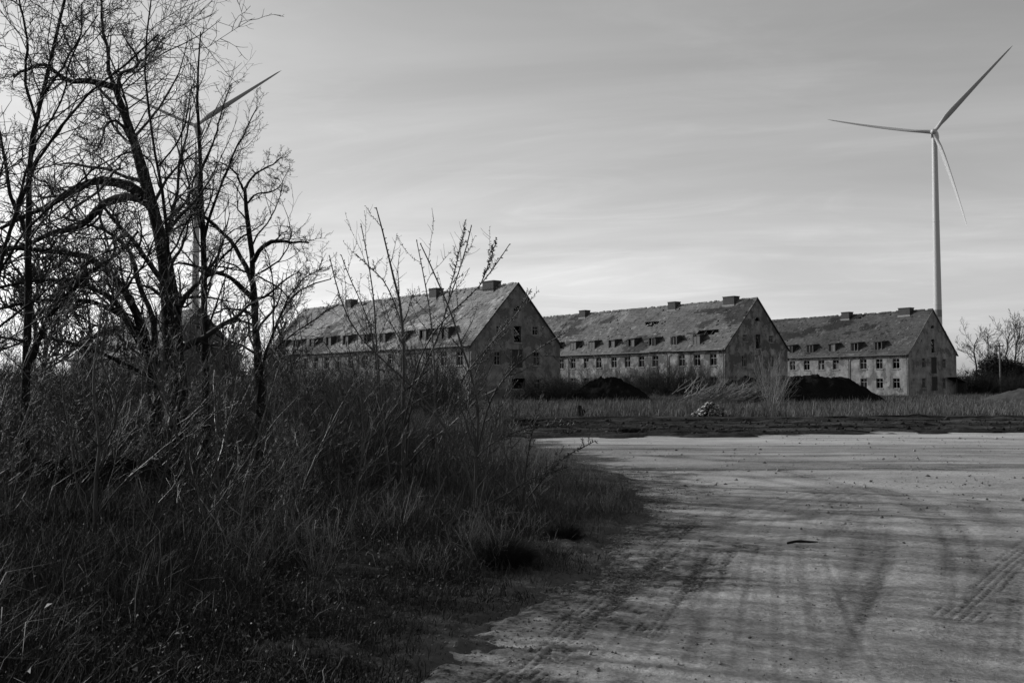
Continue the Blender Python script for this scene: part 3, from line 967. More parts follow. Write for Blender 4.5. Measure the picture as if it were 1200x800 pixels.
# dark bushes and pale weeds in front of the buildings
darkb = [shrub_mesh('dark_bush', 180 + i, 60, 2.4, 0.75, (0, 0, 0), M['darkbrush'], 0.022, (8, 4), wig=0.1) for i in range(2)]
scatter(darkb, [(at(x, 465, Y)[0], Y, s, a) for x, Y, s, a in ((628, 98, 1.0, 0), (648, 97, 1.15, 1), (668, 99, 0.95, 2), (640, 101, 1.1, 3.3), (612, 99, 0.85, 4), (684, 101, 0.75, 5), (656, 100, 1.0, 2.2))],
        'low dark rounded bush between the first gable and the dark earth heap', 'bush', 'dark bushes beside the first gable')
wallb = [shrub_mesh('wall_bush', 190 + i, 46, 4.4, 0.42, (0, 0, 0), M['brush'], 0.022, (8, 4), wig=0.08) for i in range(2)]
sp = []
for s_ in np.linspace(1, 40, 24):
    dX, dY = sin(R(-36.0)), cos(R(-36.0))
    off = rng.uniform(1.2, 3.2)
    sp.append((27.6 + dX * s_ - 0.809 * off, 128.6 + dY * s_ - 0.588 * off, rng.uniform(0.55, 1.2) * (1.0 if s_ < 24 else 0.7), rng.uniform(-3, 3)))
scatter(wallb, sp, 'tall leafless bush growing against the long wall of the middle building', 'bush', 'bushes along the middle building')
sp = []
for s_ in np.linspace(13, 40, 12):
    dX, dY = sin(R(-34.8)), cos(R(-34.8))
    off = rng.uniform(1.5, 3.5)
    sp.append((58.7 + dX * s_ - 0.82 * off, 147.3 + dY * s_ - 0.57 * off, rng.uniform(0.4, 0.75), rng.uniform(-3, 3)))
wb2 = [shrub_mesh('wall_bush', 197, 46, 4.4, 0.45, (0, 0, 0), M['darkbrush'], 0.022, (8, 4), wig=0.08)]
scatter(wb2, sp, 'dark leafless bush against the long wall of the farthest building', 'bush', 'bushes along the farthest building')

fan = shrub_mesh('willow_shrub', 210, 60, 5.2, 0.32, (0, 0, 0), M['paleweed'], 0.018, (5, 3), wig=0.05)
fan.location = (*at(905, 480, 78)[:2], 0)
fan.scale = (0.62, 0.62, 0.80)
tag(fan, 'tall pale leafless shrub fanning upright in front of the dark earth heap', 'shrub')
lean = shrub_mesh('brush_pile', 211, 110, 2.9, 0.5, (1.25, 0, 0), M['paleweed'], 0.03, (3, 0), wig=0.09, rootx=2.4)
lean.rotation_euler = (0, 0, 0.1)
lean.location = (*at(828, 478, 84)[:2], 0)
lean.scale = (1.15, 1.0, 0.8)
tag(lean, 'heap of pale cut branches leaning right before the middle gable', 'brush pile')
lean2 = shrub_mesh('brush_pile', 212, 70, 2.4, 0.5, (1.0, 0, 0), M['brush'], 0.024, (5, 3), wig=0.09, rootx=1.6)
lean2.location = (*at(862, 474, 88)[:2], 0)
tag(lean2, 'greyer tangle of branches spilling off the right side of the pale brush heap', 'brush pile')


# ------------------------------------------------------------------ grass
def blades(n, X, Y, h, w, lean, g, bend=0.5, curl=0.35):
    az = g.uniform(0, 2 * pi, n)
    side = np.stack([np.cos(az), np.sin(az), np.zeros(n)], 1)
    la = g.uniform(0, 2 * pi, n)
    ld = np.stack([np.cos(la), np.sin(la), np.zeros(n)], 1) * np.abs(g.normal(0, bend, n))[:, None] + np.array(lean)
    z0 = terrain_z(X, Y) - 0.03
    p0 = np.stack([X, Y, z0], 1)
    hh = h[:, None]
    d1 = ld * 0.6 + np.array([0, 0, 1.0])
    d1 /= np.linalg.norm(d1, axis=1, keepdims=True)
    p1 = p0 + d1 * hh * 0.55
    d2 = ld * 1.5 + np.array([0, 0, 1.0]) + g.normal(0, curl, (n, 3))
    d2 /= np.linalg.norm(d2, axis=1, keepdims=True)
    p2 = p1 + d2 * hh * 0.45
    ww = w[:, None] * side * 0.5
    V = np.stack([p0 - ww, p0 + ww, p1 + ww * 0.8, p1 - ww * 0.8, p2], 1).reshape(-1, 3)
    b = np.arange(n)[:, None] * 5
    F4 = b + np.array([[0, 1, 2, 3]])
    F3 = b + np.array([[3, 2, 4]])
    return V, F4, F3


def grass_obj(name, n, sampler, h, w, lean, m, label, seed, bend=0.5, tone=(0.5, 0.28), curl=0.35):
    g = np.random.default_rng(seed)
    X, Y = sampler(g, n)
    n = len(X)
    hh = np.clip(g.normal(h[0], h[1], n), h[0] * 0.25, h[0] * 2.2)
    hh *= 1 + 1.0 * fbm(X * 0.7, Y * 0.7, 301, 3)
    if Y.max() < 40:
        hh *= 0.42 + 0.58 * smooth(-0.2, -2.6, d_road(X, Y))
    V, F4, F3 = blades(n, X, Y, hh, g.uniform(*w, n), lean, g, bend, curl)
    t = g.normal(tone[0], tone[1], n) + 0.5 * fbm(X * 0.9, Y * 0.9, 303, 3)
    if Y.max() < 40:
        t = t + 1.1 * smooth(-3.4, -0.8, d_road(X, Y)) * smooth(9, 13, Y)  # sunlight on the verge painted in: blades near the road get paler
    t = np.clip(t, 0.0, 2.0)
    o = mesh_np(name, V, [F4, F3], m, attr={'tone': np.repeat(t, 5)})
    o['kind'] = 'stuff'
    o['label'] = label
    return o


def samp_bank(y0, y1, dmin, dmax, xl=-0.66):
    def f(g, n):
        u = g.uniform(0, 1, n * 3)
        Y = y0 * (y1 / y0) ** u                      # denser near by
        X = g.uniform(xl, 0.25, n * 3) * Y
        d = d_road(X, Y)
        k = (d < dmax) & (d > dmin) & (g.uniform(0, 1, n * 3) < 0.22 + 0.78 * smooth(0.1, -0.9, d))
        return X[k][:n], Y[k][:n]
    return f


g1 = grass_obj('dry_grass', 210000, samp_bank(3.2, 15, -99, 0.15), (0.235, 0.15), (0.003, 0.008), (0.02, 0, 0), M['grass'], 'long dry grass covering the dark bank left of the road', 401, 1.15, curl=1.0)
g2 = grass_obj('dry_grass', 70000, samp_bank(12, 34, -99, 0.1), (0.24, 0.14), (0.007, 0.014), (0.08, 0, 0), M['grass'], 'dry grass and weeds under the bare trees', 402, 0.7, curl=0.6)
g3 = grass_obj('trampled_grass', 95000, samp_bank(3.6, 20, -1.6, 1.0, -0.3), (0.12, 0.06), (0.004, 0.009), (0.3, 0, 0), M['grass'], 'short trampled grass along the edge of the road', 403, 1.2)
for g_ in (g1, g2, g3):
    g_['category'] = 'grass'


def samp_straw(g, n):
    X, Y = samp_bank(3.6, 13, -99, -0.3)(g, n)
    return X, Y


g5 = grass_obj('straw', 3200, samp_straw, (0.42, 0.2), (0.004, 0.008), (0.08, 0, 0), M['straw'], 'pale broken straws sticking out of the dark grass', 405, 1.1, (0.7, 0.5), curl=1.2)
g5['category'] = 'straw'


g = np.random.default_rng(431)
X, Y = samp_bank(3.4, 16, -99, 0.9)(g, 46000)
n = len(X)
P_ = np.stack([X, Y, terrain_z(X, Y) + np.abs(g.normal(0, 0.10, n)) * smooth(0.2, -1.5, d_road(X, Y)) + 0.01], 1)
V = (P_[:, None] + g.normal(0, 1, (n, 3, 3)) * g.uniform(0.003, 0.010, (n, 1, 1))).reshape(-1, 3)
lf = mesh_np('leaf_litter', V, np.arange(n * 3).reshape(-1, 3), M['straw'], attr={'tone': np.repeat(g.uniform(-0.3, 0.65, n), 3)})
tag(lf, 'dead leaf litter caught in the grass of the dark bank', 'leaf litter', None, 'stuff')


def samp_meadow(g, n):
    u = g.uniform(0, 1, n * 3)
    Y = 30 * (180 / 30) ** u
    X = g.uniform(-0.62, 0.66, n * 3) * Y
    d = np.maximum(d_strip(X, Y), d_road(X, Y))
    k = (d < -0.05) & (Y > 31)
    return X[k][:n], Y[k][:n]


g4 = grass_obj('meadow_grass', 260000, samp_meadow, (0.36, 0.17), (0.010, 0.028), (0.05, 0, 0), M['meadow'], 'pale dry grass field between the bare earth and the buildings', 404, 0.7, curl=0.6)
g4['category'] = 'grass'


def tussock(loc, n, h, spread, m, label, seed):
    g = np.random.default_rng(seed)
    a = g.uniform(0, 2 * pi, n)
    r = np.sqrt(g.uniform(0, 1, n)) * spread * 0.35
    p0 = np.stack([np.cos(a) * r, np.sin(a) * r, np.full(n, -0.04)], 1)
    d = np.stack([np.cos(a), np.sin(a), np.zeros(n)], 1) * (r / spread * 2.0)[:, None] + g.normal(0, 0.25, (n, 3)) + np.array([0.1, 0, 1.0])
    d /= np.linalg.norm(d, axis=1, keepdims=True)
    L = h * g.uniform(0.6, 1.2, n)[:, None]
    p1 = p0 + d * L * 0.5
    d[:, 2] -= 0.55
    d /= np.linalg.norm(d, axis=1, keepdims=True)
    p2 = p1 + d * L * 0.5
    s = np.stack([-np.sin(a), np.cos(a), np.zeros(n)], 1) * 0.003
    V = np.stack([p0 - s, p0 + s, p1 + s, p1 - s, p2], 1).reshape(-1, 3)
    b = np.arange(n)[:, None] * 5
    o = mesh_np('grass_tussock', V, [b + np.array([[0, 1, 2, 3]]), b + np.array([[3, 2, 4]])], m, attr={'tone': np.repeat(g.uniform(0, 0.8, n), 5)})
    o.location = tuple(loc)
    tag(o, label, 'grass tussock')
    return o


p = on_ground(592, 668)
tussock((p[0], p[1], terrain_z(p[0:1], p[1:2])[0]), 2600, 0.34, 0.42, M['darkbrush'], 'dark rounded grass tussock at the road edge below the saplings', 501)
p = on_ground(662, 632)
tussock((p[0], p[1], terrain_z(p[0:1], p[1:2])[0]), 1200, 0.22, 0.30, M['grass'], 'smaller grass tussock farther along the verge', 502)

# ------------------------------------------------------------------ loose stones
def stones(n, X, Y, Z, size, m, name, label, seed, kind='stuff', parent=None):
    g = np.random.default_rng(seed)
    base = np.array([(1, 0, 0), (-1, 0, 0), (0, 1, 0), (0, -1, 0), (0, 0, 1), (0, 0, -1)], float)
    V = base[None] * g.uniform(0.5, 1.3, (n, 6, 1)) * size[:, None, None] * np.array([1, 1, 0.7]) + g.normal(0, 0.15, (n, 6, 3)) * size[:, None, None]
    V += np.stack([X, Y, Z], 1)[:, None]
    F = np.array([(0, 2, 4), (2, 1, 4), (1, 3, 4), (3, 0, 4), (2, 0, 5), (1, 2, 5), (3, 1, 5), (0, 3, 5)])
    Fa = (np.arange(n)[:, None, None] * 6 + F[None]).reshape(-1, 3)
    o = mesh_np(name, V.reshape(-1, 3), Fa, m, parent, attr={'tone': np.repeat(g.uniform(0, 1, n) ** (1 if m.name != 'broken_stone' else 2) * (1 if m.name != 'broken_stone' else 2.2), 6)})
    if kind:
        o['kind'] = kind
    if label:
        o['label'] = label
    return o


g = np.random.default_rng(601)
Y = 4.5 * (34 / 4.5) ** g.uniform(0, 1, 9000)
X = g.uniform(-0.2, 0.62, 9000) * Y
k = (d_road(X, Y) > 0.15) & (fbm(X * 0.6, Y * 0.6, 611, 3) + g.normal(0, 0.25, 9000) > 0.05)
X, Y = X[k], Y[k]
s = np.clip(np.exp(g.normal(-4.95, 0.5, len(X))), 0.003, 0.032) * np.clip(Y / 9, 0.8, 2)
# the stones lie on the road surface: read its height from the road grid
iy = np.clip(np.searchsorted(ys, Y), 1, ny - 1)
iu = np.clip(np.searchsorted(us, X / np.maximum(Y, 3.4)), 1, nx - 1)
stones(len(X), X, Y, RZ[iy, iu] + s * 0.25, s, M['pebble'], 'gravel', 'loose pebbles and clods scattered over the dirt road', 602)['category'] = 'gravel'
Y = g.uniform(30, 46, 2600)
X = g.uniform(-0.3, 0.62, 2600) * Y
k = d_strip(X, Y) > 0.2
X, Y = X[k], Y[k]
s = np.clip(np.exp(g.normal(-3.1, 0.45, len(X))), 0.02, 0.14)
iy = np.clip(np.searchsorted(ys, Y), 1, ny - 1)
iu = np.clip(np.searchsorted(us, X / np.maximum(Y, 3.4)), 1, nx - 1)
stones(len(X), X, Y, SZ[iy, iu] + s * 0.2, s, M['strip'], 'clods', 'clods of dark earth thrown over the churned strip', 603)['category'] = 'clods'
# verge litter
Y = g.uniform(5, 20, 5000)
X = np.interp(Y, EDGE[:, 0], EDGE[:, 1]) + g.normal(0.25, 0.4, 5000)
iy = np.clip(np.searchsorted(ys, Y), 1, ny - 1)
iu = np.clip(np.searchsorted(us, X / np.maximum(Y, 3.4)), 1, nx - 1)
s = np.clip(np.exp(g.normal(-5.1, 0.5, len(X))), 0.003, 0.015)
stones(len(X), X, Y, np.maximum(RZ, TZ)[iy, iu] + s * 0.2, s, M['clod'], 'clods', 'crumbled clods along the grassy edge of the road', 604)['category'] = 'clods'


# ------------------------------------------------------------------ stick, stump, rubble, mounds
p = on_ground(940, 638)
q = resample([p + np.array([-0.15, 0.0, 0.015]), p + np.array([-0.05, 0.02, 0.035]), p + np.array([0.08, -0.01, 0.03]), p + np.array([0.17, 0.03, 0.025])], 8)
v, f = tubes((q - p)[None], np.array([[0.012, 0.015, 0.014, 0.016, 0.013, 0.012, 0.009, 0.005]]), 6)
st_ = mesh_np('stick', v, f, M['bark'], smooth_=True)
st_.location = tuple(p)
tag(st_, 'short dark stick lying alone on the pale dirt road', 'stick')


def mound(name, label, loc, rx, ry, h, m, seed, power=1.6, skew=0.0, bumps=0.22, flat=0.0):
    n, k = 130, 46
    a = np.linspace(0, 2 * pi, n, endpoint=False)
    r = np.linspace(0, 1, k)
    A, Rr = np.meshgrid(a, r, indexing='ij')
    x = np.cos(A) * Rr * rx
    y = np.sin(A) * Rr * ry
    prof = np.clip((1 - Rr ** power), 0, 1)
    prof = np.minimum(prof, 1 - flat) / (1 - flat) if flat else prof
    z = h * prof * (1 + skew * np.cos(A) * Rr) * (1 + bumps * 2 * fbm(x * 0.8 + seed, y * 0.8, seed, 4)) + 0.14 * fbm(x * 2.2, y * 2.2, seed + 3, 4, 0.65) + 0.10 * np.clip(fbm(x * 5, y * 5, seed + 4, 2), 0, 1)
    z = z - 0.15 * Rr ** 4
    V = np.stack([x, y, z], -1).reshape(-1, 3)
    i = np.arange(n * k).reshape(n, k)
    F = np.stack([i[:, :-1], i[:, 1:], np.roll(i, -1, 0)[:, 1:], np.roll(i, -1, 0)[:, :-1]], -1).reshape(-1, 4)
    o = mesh_np(name, V, F[:, ::-1], m, smooth_=True)
    o.location = tuple(loc)
    tag(o, label, 'earth heap')
    return o


def gloc(px, Y, dz_=0.0):
    x = at(px, 470, Y)[0]
    return (x, Y, float(terrain_z(np.array([x]), np.array([Y]))[0]) + dz_)


mound('earth_heap', 'dark pointed earth heap before the middle building, beside the dark bushes', gloc(712, 100), 4.8, 4, 2.3, M['earth'], 71, 1.3, 0.1)
mound('earth_heap', 'long dark flat-topped earth heap before the farthest building', gloc(938, 96), 8.3, 4.5, 2.25, M['earth'], 72, 2.0, 0.0, 0.12, 0.3)
mound('earth_heap', 'dark earth heap under the middle gable behind the brush heap', gloc(876, 99), 4.2, 3.5, 2.35, M['earth'], 75, 1.8, 0.0, 0.2)
mound('earth_heap', 'smooth pale grassy heap rising at the right edge of the field', gloc(1232, 92), 7.2, 5, 1.5, M['earth_pale'], 73, 1.7, 0.0, 0.05)

mound('earth_heap', 'low dark earth heap in the thicket at the left edge behind the forked sapling', (at(95, 560, 13)[0], 13.5, 0.05), 1.9, 1.1, 0.55, M['earth'], 79, 1.6, 0.0, 0.4)
pl = gloc(832, 52)
rub = empty('rubble_pile', pl, 0, 'small bright pile of broken stones and bricks on the field edge', 'rubble pile')
n = 420
g = np.random.default_rng(701)
a = g.uniform(0, 2 * pi, n)
r = np.sqrt(g.uniform(0, 1, n))
X = np.cos(a) * r * 1.0
Y = np.sin(a) * r * 0.7
Z = 0.62 * (1 - r ** 1.2) * (1 + 0.25 * np.cos(a * 3)) + 0.05
stones(n, X, Y, Z, g.uniform(0.05, 0.13, n), M['stone'], 'stones', None, 702, 'stuff', rub)
mb = mound('core', '', (0, 0, -0.03), 0.95, 0.7, 0.6, M['earth'], 77, 1.2)
mb.parent = rub
for k_ in ('label', 'category'):
    if k_ in mb:
        del mb[k_]

ps = gloc(680, 53)
stump = empty('tree_stump', ps, 0, 'small black splintered stump standing in the pale field grass', 'stump')
v, f = tubes(np.array([[(0, 0, -0.1), (0.0, 0, 0.12), (-0.02, 0, 0.3), (-0.05, 0, 0.45), (-0.06, 0, 0.56)]], float), np.array([[0.24, 0.2, 0.15, 0.13, 0.08]]), 9)
mesh_np('trunk', v, f, M['bark'], stump)
v, f = tubes(np.array([[(0.05, -0.05, -0.05), (0.14, -0.06, 0.14), (0.17, -0.05, 0.28), (0.13, -0.05, 0.34)]], float), np.array([[0.14, 0.12, 0.09, 0.03]]), 7)
mesh_np('side_shoot', v, f, M['bark'], stump)

# ------------------------------------------------------------------ buildings
HE, HR, BW, BL = 6.4, 13.0, 12.4, 49.3
SL = (HR - HE) / (BW / 2)


def clip(poly, nx_, nz_, c):
    out_ = []
    for i in range(len(poly)):
        a, b = poly[i], poly[(i + 1) % len(poly)]
        da = nx_ * a[0] + nz_ * a[1] - c
        db = nx_ * b[0] + nz_ * b[1] - c
        if da <= 0:
            out_.append(a)
        if da * db < 0:
            t = da / (da - db)
            out_.append((a[0] + (b[0] - a[0]) * t, a[1] + (b[1] - a[1]) * t))
    return out_


def panel(mb, to3, u0, u1, z0, z1, holes, clips=(), depth=0.3, uin=None):
    """wall face with rectangular openings; to3(u, z, inward) -> point"""
    us_ = sorted({u0, u1, *[h[0] for h in holes], *[h[1] for h in holes]})
    zs_ = sorted({z0, z1, *[h[2] for h in holes], *[h[3] for h in holes]})
    for i in range(len(us_) - 1):
        for j in range(len(zs_) - 1):
            a, b, c, d = us_[i], us_[i + 1], zs_[j], zs_[j + 1]
            mu, mz = (a + b) / 2, (c + d) / 2
            if any(h[0] < mu < h[1] and h[2] < mz < h[3] for h in holes):
                continue
            pl_ = [(a, c), (b, c), (b, d), (a, d)]
            for cl in clips:
                pl_ = clip(pl_, *cl)
                if len(pl_) < 3:
                    break
            if len(pl_) >= 3:
                mb.poly([to3(p_[0], p_[1], 0) for p_ in pl_])
    for h in holes:
        a, b, c, d = h
        for (p_, q_) in (((a, c), (b, c)), ((b, c), (b, d)), ((b, d), (a, d)), ((a, d), (a, c))):
            mb.poly([to3(*p_, 0), to3(*q_, 0), to3(*q_, depth), to3(*p_, depth)])


def window_part(parent, to3, u, z0, z1, w, g, style='sash', broken=0.35, boarded=False):
    """frame in the opening with mullion and transom, panes and a sill as its own pieces"""
    a, b = u - w / 2, u + w / 2

    def bar(mb, ua, ub, za, zb, d0, d1):
        P_ = [to3(ua, za, d0), to3(ub, za, d0), to3(ub, zb, d0), to3(ua, zb, d0), to3(ua, za, d1), to3(ub, za, d1), to3(ub, zb, d1), to3(ua, zb, d1)]
        b0 = len(mb.v)
        mb.v += [tuple(p_) for p_ in P_]
        mb.t += [0.5] * 8
        for q_ in ((3, 2, 1, 0), (4, 5, 6, 7), (0, 1, 5, 4), (1, 2, 6, 5), (2, 3, 7, 6), (3, 0, 4, 7)):
            mb.f.append(tuple(b0 + i for i in q_))
    fr = MB()
    t = 0.07
    bar(fr, a + .004, a + t, z0 + .004, z1 - .004, .10, .19)
    bar(fr, b - t, b - .004, z0 + .004, z1 - .004, .10, .19)
    bar(fr, a + t, b - t, z0 + .004, z0 + t, .10, .19)
    bar(fr, a + t, b - t, z1 - t, z1 - .004, .10, .19)
    zt = z0 + (z1 - z0) * 0.66
    if style == 'sash':
        bar(fr, a + t, b - t, zt - .035, zt + .035, .105, .185)
        bar(fr, u - .032, u + .032, z0 + t, zt - .035, .108, .182)
        bar(fr, u - .025, u + .025, zt + .035, z1 - t, .108, .182)
    f_ = fr.build('window', M['frame'], parent)
    for (ua, ub, za, zb) in ((a + t, u - .045, z0 + t, zt - .045), (u + .045, b - t, z0 + t, zt - .045), (a + t, u - .03, zt + .045, z1 - t), (u + .03, b - t, zt + .045, z1 - t)):
        if g.uniform() < broken:
            continue
        pm = MB()
        bar(pm, ua, ub, za, zb, .15, .155)
        pm.build('pane', M['glass'] if (g.uniform() < 0.88 and not boarded) else M['wood'], f_)
    sm_ = MB()
    bar(sm_, a - .1, b + .1, z0 - .10, z0 - .003, -.10, .06)
    sm_.build('sill', M['cement'], f_)
    return f_


def tile_roof(parent, seed, m, hole_amt, holes_at=()):
    """both slopes as single overlapping tiles that can slip or be missing"""
    g = np.random.default_rng(seed)
    ov = 0.35                                          # eaves overhang along the slope direction (x)
    slope_len = math.hypot(BW / 2 + ov, SL * (BW / 2 + ov))
    rows, cols = 27, 150
    V, F, T = [], [], []
    b = 0
    for sgn in (0, 1):
        r = np.arange(rows)
        c = np.arange(cols)
        Rm, Cm = np.meshgrid(r, c, indexing='ij')
        f0 = Rm / rows
        f1 = (Rm + 1.18) / rows
        y0 = -0.18 + (BL + 0.36) * (Cm + 0.5 * (Rm % 2) * 0) / cols
        y1 = y0 + (BL + 0.36) / cols * 0.985
        sag = 0.10 * fbm(Cm * 0.035, Rm * 0.11, seed + 5 * sgn, 3) + 0.05 * fbm(Cm * 0.2, Rm * 0.3, seed + 7, 2)
        keepn = fbm(Cm * 0.055, Rm * 0.12, seed + 31 + sgn, 5, 0.65) + g.normal(0, 0.05, Rm.shape)
        hole = keepn > hole_amt
        hole |= g.uniform(0, 1, Rm.shape) < 0.004
        if sgn == 0:
            for (hy, hs, hry, hrs) in holes_at:
                hole |= (((y0 - hy) / hry) ** 2 + ((f0 - hs) / hrs) ** 2 + 0.6 * fbm(Cm * 0.3, Rm * 0.5, seed + 77, 3)) < 1
        hole &= Rm > 0
        lift = 0.030 + np.where(g.uniform(0, 1, Rm.shape) < 0.05, g.uniform(0.02, 0.10, Rm.shape), 0) + g.normal(0, 0.006, Rm.shape)
        slip = np.where(g.uniform(0, 1, Rm.shape) < 0.05, g.uniform(-0.35, 0, Rm.shape), 0) / rows

        def pt(f, y, n):
            x = -ov + (BW / 2 + ov) * f
            z = HE + SL * x + n / math.sqrt(1 + SL * SL)
            xx = x - n * SL / math.sqrt(1 + SL * SL)
            if sgn:
                xx = BW - xx
            return np.stack([xx, y, z], -1)
        tw = g.normal(0, 0.012, Rm.shape)
        A = pt(f0 + slip, y0 + tw, lift + sag)
        B = pt(f0 + slip, y1 + tw, lift + sag)
        C_ = pt(np.minimum(f1 + slip, 1.0), y1, 0.01 + sag)
        D_ = pt(np.minimum(f1 + slip, 1.0), y0, 0.01 + sag)
        E_ = pt(f0 + slip, y0 + tw, lift + sag - 0.04)
        G_ = pt(f0 + slip, y1 + tw, lift + sag - 0.04)
        kk = ~hole
        q_ = np.stack([A, B, C_, D_, E_, G_], 2)[kk]
        n = len(q_)
        V.append(q_.reshape(-1, 3))
        i = b + np.arange(n)[:, None] * 6
        F.append(i + (np.array([[0, 1, 2, 3]]) if not sgn else np.array([[3, 2, 1, 0]])))
        F.append(i + np.array([[4, 5, 1, 0]]))
        T.append(np.repeat(np.clip(g.normal(0.5, 0.16, n) + (g.uniform(0, 1, n) < 0.03) * g.uniform(0.4, 1.3, n) - (g.uniform(0, 1, n) < 0.05) * 0.4 + 0.5 * fbm(Cm[kk] * 0.09, Rm[kk] * 0.2, seed + 91, 3) - 1.15 * smooth(0.26, 0.40, fbm(Cm[kk] * 0.07 + Rm[kk] * 0.05, Rm[kk] * 0.14, seed + 95, 4, 0.6)) + 0.9 * (fbm(Cm[kk] * 0.16, Rm[kk] * 0.2, seed + 97, 4, 0.65) > 0.50), -0.4, 1.9), 6))
        b += n * 6
    ro = mesh_np('roof', np.concatenate(V), F, m, parent, attr={'tone': np.concatenate(T)})
    # ridge caps, some missing
    rm = MB()
    for i in range(110):
        if g.uniform() < 0.12:
            continue
        y0 = -0.15 + (BL + 0.3) * i / 110
        h = g.normal(0.0, 0.025)
        x = BW / 2 + g.normal(0, 0.03)
        w_ = 0.2
        z = HR + 0.05 + h
        y1 = y0 + 0.44
        rm.poly([(x - w_, y0, z - 0.16), (x, y0, z + 0.10), (x, y1, z + 0.08), (x - w_, y1, z - 0.18)], g.uniform(0.2, 0.8))
        rm.poly([(x, y0, z + 0.10), (x + w_, y0, z - 0.16), (x + w_, y1, z - 0.18), (x, y1, z + 0.08)], g.uniform(0.2, 0.8))
        rm.poly([(x - w_, y0, z - 0.16), (x + w_, y0, z - 0.16), (x, y0, z + 0.10)], 0.4)
    o_ = rm.build('ridge_tiles', m, ro)
    o_['kind'] = 'stuff'
    # rafters under the tiles, seen through the holes; verge boards on the gables
    rf = MB()
    for i in range(40):
        y = 0.5 + (BL - 1.0) * i / 39
        rf.poly([(0.1, y, HE - 0.1), (BW / 2, y, HR - 0.22), (BW / 2, y + 0.12, HR - 0.22), (0.1, y + 0.12, HE - 0.1)])
    o_ = rf.build('rafters', M['darkwood'], ro)
    o_['kind'] = 'stuff'
    return ro


WIN_Y = [2.15, 5.02, 7.83, 12.9, 15.7, 18.6, 21.5, 24.9, 27.8, 30.9, 33.8, 36.7, 41.5, 44.4, 47.1]
DORM_Y = [5.5, 9.75, 14.0, 18.3, 22.5, 27.0, 31.4, 35.9, 40.6, 44.9]


def dormer(parent, y, g, m_roof, ruined=False):
    w = 1.45 if not ruined else 1.3
    xf = 0.42
    zf = HE + SL * xf - 0.02
    zt = 8.12 + g.normal(0, 0.04)
    xb = (zt + 0.16 - HE) / SL + 0.05
    a, b = y - w / 2, y + w / 2
    bd = MB()
    # two cheeks and jambs with thickness
    for yy, yo in ((a, a + 0.07), (b - 0.07, b)):
        for q in (yy, yo):
            bd.poly([(xf, q, zf), (xf, q, zt), (xb, q, zt + 0.14)])
        bd.poly([(xf, yy, zf), (xf, yo, zf), (xf, yo, zt), (xf, yy, zt)])
    dm = bd.build('dormer', M['darkwood'], parent)
    rf = MB()
    n = 5
    for i in range(n):
        y0 = a - 0.14 + (w + 0.28) * i / n
        y1 = a - 0.14 + (w + 0.28) * (i + 1) / n - 0.02
        h = g.normal(0, 0.015)
        if ruined and g.uniform() < 0.25:
            continue
        rf.box((xf - 0.16, y0, zt + 0.005 + h), (xf - 0.1, y1, zt + 0.07 + h), g.uniform(0.3, 0.8))
        rf.poly([(xf - 0.16, y0, zt + 0.075 + h), (xf - 0.16, y1, zt + 0.075 + h), (xb + 0.25, y1, zt + 0.24 + h), (xb + 0.25, y0, zt + 0.24 + h)], g.uniform(0.2, 0.8))
    rf.build('dormer_roof', m_roof, dm)
    fr = MB()
    x0, x1 = xf + 0.01, xf + 0.09
    ym = y + g.uniform(-0.06, 0.06)
    for (ya, yb, za, zb) in ((a + 0.075, a + 0.15, zf, zt - 0.005), (b - 0.15, b - 0.075, zf, zt - 0.005), (ym - 0.05, ym + 0.05, zf + 0.075, zt - 0.08), (a + 0.15, b - 0.15, zf, zf + 0.072), (a + 0.15, b - 0.15, zt - 0.078, zt - 0.005)):
        fr.box((x0, ya, za), (x1, yb, zb))
    fr.build('dormer_frame', M['wood'], dm)
    for (ya, yb) in ((a + 0.15, ym - 0.05), (ym + 0.05, b - 0.15)):
        u = g.uniform()
        if u < 0.35:
            continue
        pn = MB()
        pn.box((x0 + 0.03, ya, zf + 0.072), (x0 + 0.045, yb, zt - 0.078))
        pn.build('pane', M['glass'] if u < 0.7 else M['wood'], dm)
    return dm


